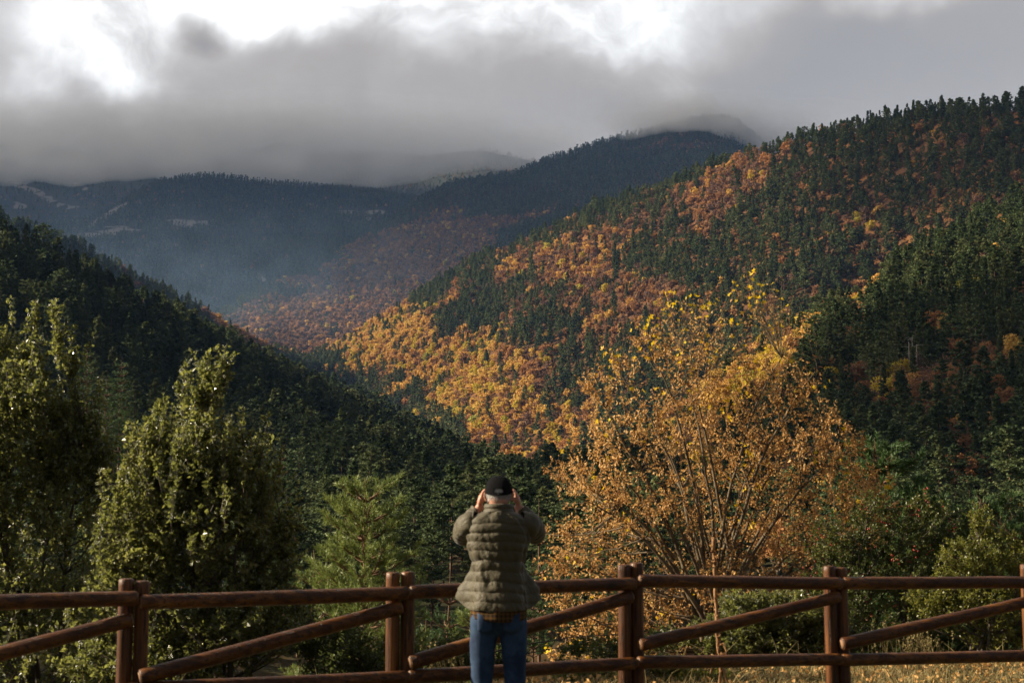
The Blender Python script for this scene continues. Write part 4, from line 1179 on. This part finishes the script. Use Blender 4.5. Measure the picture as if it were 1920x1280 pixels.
# skin
m, nt = mat('skin'); t = nn(nt, 'ShaderNodeTexCoord'); n_ = noise(nt, t.outputs['Object'], 30, 4, .6)
c = mixc(nt, n_.outputs['Fac'], (0.42, 0.19, 0.12), (0.55, 0.28, 0.19)); p = pbr(nt, c, .5, .35)
p.inputs['Subsurface Weight'].default_value = .25; p.inputs['Subsurface Radius'].default_value = (.02, .006, .003); outp(nt, p.outputs[0]); SKIN = m
b = MB()
ell(b, (0, .045, 1.640), (.074, .094, .092)); ell(b, (0, .085, 1.580), (.056, .062, .060)); ell(b, (0, .01, 1.60), (.064, .06, .06))
limb(b, [(0, -.005, 1.46), (0, .02, 1.57)], [.064, .060])
ell(b, (0, .150, 1.612), (.013, .018, .022)); ell(b, (0, .132, 1.652), (.045, .012, .010)); ell(b, (0, .138, 1.566), (.024, .010, .007))
for s in (-1, 1):
    ell(b, (s * .078, .035, 1.612), (.010, .019, .032), ('X', -.25)); ell(b, (s * .084, .028, 1.620), (.007, .017, .024), ('Z', s * .5))
    # arm and hand
    sh = np.array([s * .175, 0, 1.44]); el = np.array([s * .222, .19, 1.375]); wr = np.array([s * .122, .235, 1.548])
    limb(b, [sh, el, wr], [.050, .040, .027])
    ell(b, wr + [-s * .004, .0, .045], (.018, .040, .046), ('Y', -s * .25))
    kn = [np.array([s * .106, .205 + .020 * i, 1.634 - .003 * abs(i - 1)]) for i in range(4)]
    ln_ = [.022, .026, .025, .019]
    for i in range(4):
        k0 = kn[i] + np.array([s * .002, 0, -.03]); k1 = kn[i]; k2 = k1 + np.array([-s * .5, .15, .8]) * ln_[i]; k3 = k2 + np.array([-s * .95, .15, .1]) * ln_[i]; k4 = k3 + np.array([-s * .8, .1, -.5]) * ln_[i] * .8
        limb(b, [k0, k1, k2, k3, k4], [.0095, .0098, .0088, .0080, .0068], 10)
    limb(b, [wr + [-s * .006, -.020, .022], wr + [-s * .022, -.030, .045], wr + [-s * .045, -.022, .062], wr + [-s * .065, -.012, .066]], [.012, .0115, .010, .008], 10)
# trunk and legs under the clothes
ell(b, (0, 0, 1.28), (.155, .095, .24)); ell(b, (0, .0, .98), (.145, .095, .16)); limb(b, [(-.15, 0, 1.43), (.15, 0, 1.43)], [.055, .055])
for s in (-1, 1): limb(b, [(s * .085, 0, .92), (s * .095, .01, .50), (s * .10, -.01, .09)], [.072, .048, .038]); limb(b, [(s * .10, -.04, .05), (s * .11, .12, .035)], [.035, .028])
remesh(b, 'body', .006, SKIN, man, 2)
# eyes
for s in (-1, 1):
    e = MB(); ell(e, (s * .03, .128, 1.632), (.012, .012, .012)); e.build('eye', simple('eye_white', (.6, .6, .58), (.6, .6, .58), 3, .2, .5, 0), man, True)
# hair: short grey fringe below the cap
m, nt = mat('grey_hair'); t = nn(nt, 'ShaderNodeTexCoord'); v = vmath(nt, 'MULTIPLY', t.outputs['Object'], (1, 1, .25)).outputs[0]
n_ = noise(nt, v, 260, 4, .7); c = mixc(nt, maprange(nt, n_.outputs['Fac'], .35, .65, 0, 1), (0.16, 0.14, 0.13), (0.62, 0.60, 0.58)); p = pbr(nt, c, .6, .3); bump(nt, p, n_.outputs['Fac'], .6, .004); outp(nt, p.outputs[0]); HAIR = m
hm = MB()
th = np.linspace(np.pi * 0.93, np.pi * 2.07, 40)
rows_ = []
for z, k in ((1.582, .0), (1.590, .45), (1.602, .9), (1.625, 1.0), (1.66, 1.0), (1.69, .98)):
    q = math.sqrt(max(0, 1 - ((z - 1.640) / .092) ** 2))
    low = .006 * np.cos((th - 1.5 * np.pi) * 2)
    zz = z + low * (1 - k)
    rows_.append(np.stack([(.074 * q + .004 * k) * np.cos(th), .045 + (.094 * q + .005 * k) * np.sin(th) * (1 if z > 1.6 else 1.0), zz], -1))
hm.grid(np.stack(rows_)); ho = hm.build('hair', HAIR, man, True)
r = np.random.default_rng(5); hh = MB(); n = 2600
ph = r.uniform(np.pi * .95, np.pi * 2.05, n); zz = r.uniform(1.588, 1.635, n); q = np.sqrt(1 - ((zz - 1.64) / .092) ** 2)
pp = np.stack([(.074 * q + .004) * np.cos(ph), .045 + (.094 * q + .005) * np.sin(ph), zz], 1); ou = np.stack([np.cos(ph), np.sin(ph), -1.6 + 0 * ph], 1)
ww = np.stack([-np.sin(ph), np.cos(ph), 0 * ph], 1) * .0008
hh.tris(np.stack([pp - ww, pp + ww, pp + unit(ou + r.normal(size=(n, 3)) * .3) * .014], 1)); hh.build('hair', HAIR, man)
# cap
CAPM = simple('black_cap_cloth', (0.006, 0.006, 0.007), (0.012, 0.012, 0.013), 400, .95, .05, .3, .001)
cp = MB()
for half in (0,):
    th = np.linspace(0, 2 * np.pi, 73); zc = np.linspace(0, 1, 22)
    cx, cy_, z0 = 0, .045, 1.655
    def capp(t, f):
        ph = f * np.pi / 2 * .98
        rr = np.cos(ph) ** .82
        tilt = .020 * np.sin(t)        # lower at the back
        ripple = 1 + .006 * np.cos(t * 6) * (1 - f)
        return np.stack([.0825 * rr * ripple * np.cos(t), .045 + .103 * rr * ripple * np.sin(t), z0 - .016 + tilt * (1 - f) + (.100 - .0 * f) * np.sin(ph)], -1)
    G = np.stack([capp(th, f) for f in zc])
    m_, k_ = G.shape[:2]
    # arched opening above the back strap
    for i in range(m_ - 1):
        for j in range(k_ - 1):
            t = (th[j] + th[j + 1]) / 2; f = (zc[i] + zc[i + 1]) / 2
            dx = (t - 1.5 * np.pi) / .38; dy = (f - .12) / .13
            if f > .10 and dx * dx + dy * dy < 1: continue
            cp.quads(np.stack([G[i, j], G[i, j + 1], G[i + 1, j + 1], G[i + 1, j]])[None])
capo = cp.build('cap', CAPM, man, True)
sol = capo.modifiers.new('thickness', 'SOLIDIFY'); sol.thickness = .004; sol.offset = 1
bt = MB(); ell(bt, (0, .045, 1.741), (.008, .008, .004)); bt.build('cap_button', CAPM, capo, True)
# brim
bx_ = np.linspace(-1, 1, 17); br_ = MB(); rows_ = []
for f in np.linspace(0, 1, 6):
    rows_.append(np.stack([.076 * bx_ * (1 - .10 * f), .045 + .100 * np.sqrt(np.clip(1 - (bx_ * .92) ** 2, 0, 1)) + f * .072 * (1 - .55 * bx_ ** 4), 1.660 - .010 * f - .018 * bx_ ** 2 + 0 * bx_], -1))
br_.grid(np.stack(rows_)); bo = br_.build('brim', CAPM, capo, True); s_ = bo.modifiers.new('thickness', 'SOLIDIFY'); s_.thickness = .004
# jacket
m, nt = mat('olive_quilted_nylon'); t = nn(nt, 'ShaderNodeTexCoord')
n_ = noise(nt, t.outputs['Object'], 14, 5, .6, .8); n2_ = noise(nt, t.outputs['Object'], 60, 3, .6)
c = mixc(nt, n_.outputs['Fac'], (0.040, 0.031, 0.013), (0.072, 0.058, 0.026)); p = pbr(nt, c, .60, .3)
hsum = math_(nt, 'ADD', n_.outputs['Fac'], math_(nt, 'MULTIPLY', n2_.outputs['Fac'], .25)); bump(nt, p, hsum, .55, .02)
p.inputs['Sheen Weight'].default_value = .15
outp(nt, p.outputs[0]); JK = m
JB = MB()
NT = 150; th = np.linspace(-np.pi * 1.5 + .10, np.pi * .5 - .10, 121)      # open at the front
prof = [(0.93, .178, .164, .0), (1.00, .174, .150, .0), (1.08, .166, .122, 0), (1.16, .162, .110, 0), (1.22, .166, .110, 0), (1.30, .186, .118, 0), (1.38, .196, .120, 0), (1.44, .194, .112, 0), (1.475, .178, .100, .0), (1.50, .145, .090, .0), (1.515, .110, .082, .005), (1.523, .090, .078, .01)]
PZ = np.array(prof)
def bulge(z, step, amp): return amp * (np.abs(np.sin(np.pi * z / step)) ** .6 - .6)
rows_ = []
for v in np.linspace(0, 1, NT):
    zt = .93 + v * (1.523 - .93)
    a = np.interp(zt, PZ[:, 0], PZ[:, 1]); bb_ = np.interp(zt, PZ[:, 0], PZ[:, 2]); cyy = np.interp(zt, PZ[:, 0], PZ[:, 3])
    cx_, sy = np.cos(th), np.sin(th)
    front = np.clip((sy + .15) / .7, 0, 1); fs = front * front * (3 - 2 * front)
    lowf = np.clip((1.20 - zt) / .20, 0, 1)
    xx = cx_ * a * (1 + fs * lowf * .68); yy = sy * bb_ * (1 + fs * lowf * .35) + cyy
    hem = fs * .075 * (1 - v) ** 2 - .012 * (1 - v) * np.cos(th * 2) * 0
    zz = zt + hem + .010 * fbm(cx_ * 2 + 3, sy * 2 + zt * 1.5, 4, 2)
    q = zz + .012 * (cx_ ** 2) + .007 * np.sin(zt * 13 + 1) + .006 * cx_ + .004 * np.sin(cx_ * 5 + zt * 21)
    d_ = bulge(q - .93, .0585, .0088 + .002 * np.sin(zt * 37)) * (1 if zt < 1.50 else .4)
    d_ = d_ + .013 * fbm(cx_ * 3.1 + 8, zt * 5.5 + sy, 14, 3) + .007 * fbm(cx_ * 7 + 8 + zt * 9, zt * 20 + sy * 3 + cx_ * 3, 24, 3)
    # side seam pulls
    d_ = d_ - .010 * np.exp(-((np.abs(cx_) - .93) / .05) ** 2) * (sy < .2)
    nx = cx_ / np.sqrt(cx_ ** 2 + sy ** 2); xx = xx + nx * d_; yy = yy + sy * d_
    rows_.append(np.stack([xx, yy, zz], -1))
JB.grid(np.stack(rows_))
for s in (-1, 1):
    pts = np.array([(s * .125, .005, 1.462), (s * .178, .03, 1.440), (s * .210, .10, 1.405), (s * .222, .17, 1.374), (s * .222, .215, 1.383), (s * .205, .235, 1.430), (s * .165, .240, 1.485), (s * .132, .237, 1.535)])
    rad = np.array([.066, .078, .072, .064, .062, .058, .052, .040])
    if s > 0: pts[2:7, 2] += .012; pts[3:6, 0] += .006
    t_ = np.linspace(0, 7, 110)
    # smooth spline
    def cat(arr):
        A = np.concatenate([[2 * arr[0] - arr[1]], arr, [2 * arr[-1] - arr[-2]]]); i = np.minimum(t_.astype(int), 6); f = (t_ - i)
        if A.ndim == 2: f = f[:, None]
        p0, p1, p2, p3 = A[i], A[i + 1], A[i + 2], A[i + 3]
        return .5 * (2 * p1 + (p2 - p0) * f + (2 * p0 - 5 * p1 + 4 * p2 - p3) * f ** 2 + (3 * p1 - p0 - 3 * p2 + p3) * f ** 3)
    q = cat(pts); rr = cat(rad)
    L = np.concatenate([[0], np.cumsum(np.linalg.norm(np.diff(q, axis=0), axis=1))])
    tg = unit(np.gradient(q, axis=0)); a = unit(np.cross(tg, np.array([.3, 1, .2]))); b_ = np.cross(tg, a)
    ph = np.linspace(0, 2 * np.pi, 37)[:-1]
    R_ = rr[:, None] + bulge(L[:, None] + .012 * np.cos(ph)[None], .050, .007) + .009 * fbm(np.cos(ph)[None] * 2 + L[:, None] * 9, np.sin(ph)[None] * 2 + s, 34, 3)
    g = q[:, None] + R_[..., None] * (np.cos(ph)[None, :, None] * a[:, None] + np.sin(ph)[None, :, None] * b_[:, None])
    JB.grid(g, close=True)
# standing collar
ph = np.linspace(-np.pi * 1.5 + .25, np.pi * .5 - .25, 80); rows_ = []
for v in np.linspace(0, 1, 22):
    z = 1.508 + v * .062
    d_ = .008 * abs(math.sin(np.pi * v * 2)) ** .6
    rows_.append(np.stack([(.088 - .006 * v + d_) * np.cos(ph), (.080 + d_) * np.sin(ph) + .012 + .012 * v, z - .008 * np.clip(np.sin(ph), 0, 1)], -1))
JB.grid(np.stack(rows_))
jo = JB.build('jacket', JK, man, True); s_ = jo.modifiers.new('thickness', 'SOLIDIFY'); s_.thickness = .008; s_.offset = -1
# shirt
m, nt = mat('plaid_shirt'); t = nn(nt, 'ShaderNodeTexCoord'); sx = nn(nt, 'ShaderNodeSeparateXYZ'); nt.links.new(t.outputs['Object'], sx.inputs[0])
def band(o_, per, w_): return math_(nt, 'LESS_THAN', math_(nt, 'FRACT', math_(nt, 'MULTIPLY', o_, 1 / per)), w_)
bx1 = band(sx.outputs[0], .026, .5); bz1 = band(sx.outputs[2], .026, .5); bx2 = band(sx.outputs[0], .026, .12); bz2 = band(sx.outputs[2], .026, .12)
c = mixc(nt, math_(nt, 'MULTIPLY', math_(nt, 'ADD', bx1, bz1), .5), (0.020, 0.014, 0.012), (0.09, 0.040, 0.012))
c = mixc(nt, math_(nt, 'MULTIPLY', math_(nt, 'ADD', bx2, bz2), .4), c, (0.17, 0.11, 0.03)); p = pbr(nt, c, .85, .1); outp(nt, p.outputs[0])
ph = np.linspace(0, 2 * np.pi, 60, endpoint=False); sh_ = MB()
sh_.grid(np.stack([np.stack([((.150 if z > .96 else .170) + .005 * np.sin(ph * 7)) * np.cos(ph), ((.088 if z > .96 else .152) + .005 * np.sin(ph * 7)) * np.sin(ph) - .004, z + .008 * np.sin(ph * 2 + 1) * (z < .9)], -1) for z in (.872, .89, .91, .95, 1.1, 1.25, 1.4)]), close=True)
so_ = sh_.build('shirt', m, man, True); s_ = so_.modifiers.new('thickness', 'SOLIDIFY'); s_.thickness = .004
# jeans
m, nt = mat('blue_denim'); t = nn(nt, 'ShaderNodeTexCoord'); n_ = noise(nt, t.outputs['Object'], 7, 5, .65); n2_ = noise(nt, t.outputs['Object'], 300, 2, .5)
c = mixc(nt, maprange(nt, n_.outputs['Fac'], .35, .68, 0, 1), (0.010, 0.024, 0.058), (0.034, 0.068, 0.13)); c = mixc(nt, math_(nt, 'MULTIPLY', n2_.outputs['Fac'], .35), c, (0.02, 0.03, 0.07)); p = pbr(nt, c, .8, .2); bump(nt, p, n2_.outputs['Fac'], .2, .002); outp(nt, p.outputs[0])
jb = MB()
ell(jb, (0, -.005, .90), (.168, .112, .13)); ell(jb, (-.075, -.045, .87), (.088, .078, .09)); ell(jb, (.075, -.045, .87), (.088, .078, .09))
for s in (-1, 1): limb(jb, [(s * .088, -.005, .86), (s * .094, 0, .72), (s * .100, .006, .52), (s * .100, 0, .36), (s * .102, -.012, .10)], [.086, .080, .066, .062, .058], 24)
def wr_(co):
    return .006 * fbm(co[:, 0] * 9 + co[:, 1] * 7, co[:, 2] * 13 + co[:, 0] * 8, 91, 3) + .005 * fbm(co[:, 0] * 4 + co[:, 1] * 20, co[:, 2] * 34 + co[:, 0] * 14, 93, 2) * np.clip((.70 - co[:, 2]) / .15, .25, 1)
je = remesh(jb, 'jeans', .007, m, man, 4, wr_)
for s in (-1, 1):
    pk = MB(); u_, v_ = np.meshgrid(np.linspace(-1, 1, 7), np.linspace(-1, 1, 7)); x_ = s * .078 + u_ * .048; z_ = .865 + v_ * .055 - .012 * (1 - np.abs(u_)) * (v_ < -.6)
    pk.grid(np.stack([x_, -.048 - .081 * np.sqrt(np.clip(1 - ((x_ - s * .075) / .095) ** 2 - ((z_ - .87) / .12) ** 2, .05, 1)), z_], -1))
    po = pk.build('pocket', m, je, True); s_ = po.modifiers.new('thickness', 'SOLIDIFY'); s_.thickness = .003; s_.offset = 1
SHM = simple('dark_shoe_leather', (0.03, 0.022, 0.018), (0.05, 0.035, 0.025), 12, .5)
for s in (-1, 1):
    sb_ = MB(); limb(sb_, [(s * .102, -.06, .045), (s * .105, .05, .045), (s * .112, .15, .034)], [.045, .043, .032]); ell(sb_, (s * .104, -.02, .09), (.045, .05, .05))
    remesh(sb_, 'shoe', .007, SHM, man, 3)
# compact camera held to the face
cc = empty('compact_camera', PB + np.array([0, .232, 1.622])); tag(cc, 'small black camera held up to the face of the man in the cap', 'camera')
cm = MB()
def rbox(mb, c, h, bv=.004):
    c = np.asarray(c); hx, hy, hz = h
    th = np.linspace(0, 2 * np.pi, 16, endpoint=False) + np.pi / 16
    sq = np.stack([np.sign(np.cos(th)) * np.abs(np.cos(th)) ** .25 * hx, np.sign(np.sin(th)) * np.abs(np.sin(th)) ** .25 * hz], 1)
    rows = [np.stack([sq[:, 0] * f, np.full(16, y), sq[:, 1] * f], -1) + c for y, f in ((-hy, .93), (-hy + bv, 1), (hy - bv, 1), (hy, .93))]
    mb.grid(np.stack(rows), close=True, cap0=True, cap1=True)
BLK = simple('black_plastic', (.012, .012, .012), (.02, .02, .02), 80, .4, .4, 0)
rbox(cm, (0, 0, 0), (.062, .018, .034)); cm.build('camera_body', BLK, cc, True)
ln2 = MB(); q = np.array([(0, .018, 0), (0, .045, 0), (0, .046, 0)]); ln2.tube(q, [.024, .022, .016], 20, cap=True); ln2.build('lens', BLK, cc, True)

# ------------------------------------------------------------------ air and mist
def volmat(name, color, dens, aniso=0.0):
    m = bpy.data.materials.new(name); m.use_nodes = True; nt = m.node_tree; nt.nodes.clear()
    v = nt.nodes.new('ShaderNodeVolumePrincipled'); v.inputs['Color'].default_value = tuple(color) + (1,); v.inputs['Density'].default_value = dens; v.inputs['Anisotropy'].default_value = aniso
    o = nt.nodes.new('ShaderNodeOutputMaterial'); nt.links.new(v.outputs[0], o.inputs['Volume'])
    try: m.cycles.homogeneous_volume = True
    except Exception: pass
    return m
def box(name, lo, hi, material):
    x0, y0, z0 = lo; x1, y1, z1 = hi
    v = [(x, y, z) for x in (x0, x1) for y in (y0, y1) for z in (z0, z1)]
    f = [(0, 1, 3, 2), (4, 6, 7, 5), (0, 4, 5, 1), (2, 3, 7, 6), (0, 2, 6, 4), (1, 5, 7, 3)]
    me = bpy.data.meshes.new(name); me.from_pydata(v, [], f); me.materials.append(material)
    o = bpy.data.objects.new(name, me); COL.objects.link(o); return o
tag(box('haze', (-6500, -2500, -130), (6500, 7500, 1650), volmat('blue_air', (0.30, 0.52, 1.0), 3.6e-5, 0.0)), 'thin blue air filling the valley', 'haze', kind='stuff')
def mist(name, cols, d, T, seed, label, dens=.006, nh=26, nu=90, edge=1.0, alb=(1, 1, 1)):
    """closed lens of mist: cols = (px, py_bottom, py_top); thickness swells from nothing at the rim"""
    A = np.array(cols, float); u = np.linspace(A[0, 0], A[-1, 0], nu)
    pb_ = np.interp(u, A[:, 0], A[:, 1]); pt_ = np.interp(u, A[:, 0], A[:, 2])
    e = np.sin(np.pi * np.linspace(0, 1, nu)) ** edge
    h = np.linspace(0, 1, nh)
    wob = 14 * fbm(u / 70, u * 0, seed, 4)
    PX = np.repeat(u[None], nh, 0); PY = (pb_ + wob)[None] + (pt_ - pb_)[None] * h[:, None] 
    th = T * np.sin(np.pi * h ** .55)[:, None] ** 1.6 * e[None] * (1 + .8 * fbm(PX / 60, PY / 45, seed + 4, 4))
    th = np.clip(th, .5, None); th[0] = th[-1] = .5; th[:, 0] = th[:, -1] = .5
    C0 = P(PX, PY, d); dirn = unit(C0 - np.array([0, 0, CAMZ]))
    fr = C0 - dirn * th[..., None]; bk = C0 + dirn * th[..., None] 
    mb = MB(); g = np.concatenate([fr, bk[::-1]], 0)         # wrap round top and bottom
    mb.grid(np.concatenate([g, g[:1]], 0))
    o = mb.build(name, volmat('mist', alb, dens, 0.35)); tag(o, label, 'mist', kind='stuff')
    # close the side rims
    me = o.data; bm = __import__('bmesh').new(); bm.from_mesh(me); bmm = __import__('bmesh')
    bmm.ops.remove_doubles(bm, verts=bm.verts, dist=.01); ed = [e_ for e_ in bm.edges if e_.is_boundary]
    bmm.ops.holes_fill(bm, edges=ed, sides=0); bmm.ops.recalc_face_normals(bm, faces=bm.faces); bm.to_mesh(me); bm.free()
    return o
mist('low_mist', [(-420, 350, 170), (100, 350, 170), (300, 342, 170), (520, 352, 160), (700, 354, 170), (800, 342, 180), (900, 322, 190), (1000, 318, 200), (1120, 300, 220)], 4400, 420, 3, 'grey cloud bank lying on the far mountains at the left', .0050)
mist('low_mist', [(1080, 262, 150), (1180, 256, 160), (1250, 250, 165), (1330, 246, 165), (1395, 278, 165), (1440, 310, 170), (1520, 310, 180), (1620, 290, 190)], 3080, 80, 8, 'wisp of mist capping the blue peak', .016, edge=2.2, alb=(.97, .96, .95))




def cloud(name, c, rad, dens, seed, label):
    th = np.linspace(0, 2 * np.pi, 60, endpoint=False); ph = np.linspace(-1.55, 1.55, 26)
    g = np.stack([np.cos(ph)[:, None] * np.cos(th), np.cos(ph)[:, None] * np.sin(th), np.sin(ph)[:, None] + 0 * th], -1)
    k = 1 + .45 * fbm(g[..., 0] * 2.2 + seed, g[..., 1] * 2.2 + g[..., 2], seed, 4)
    mb = MB(); mb.grid(g * k[..., None] * np.asarray(rad) , close=True, cap0=True, cap1=True)
    o = mb.build(name, volmat('shade_cloud_vapour', (1, 1, 1), dens, .3)); o.location = tuple(float(v) for v in c)
    tag(o, label, 'cloud', kind='stuff')
cloud('cloud', np.array([0, 3700, 300]) + SUN * 4000, (2500, 1420, 170), .0055, 3, 'broad cloud added out of view on the left to shade the far valley')  # added outside the frame, towards the sun, to shade the far hills
cloud('cloud', np.array([480, 850, 250]) + SUN * 4300, (330, 260, 110), .004, 5, 'small cloud added out of view on the left to dim the upper right slope')  # unseen, added only to dim the sun on the upper right slope
cloud('cloud', np.array([150, 255, 30]) + SUN * 3700, (240, 150, 60), .011, 9, 'small dense cloud added out of view to shade the near right slope')  # unseen blocker added between the sun and the near right slope
mist('low_mist', [(-150, 660, 330), (150, 660, 330), (450, 680, 335), (700, 640, 345), (1000, 560, 350)], 2050, 300, 17, 'faint blue mist added over the far valley for a pale light shaft', .00020, edge=1.3, alb=(.45, .68, 1.0))  # mist lens added to lighten the valley like a shaft of light
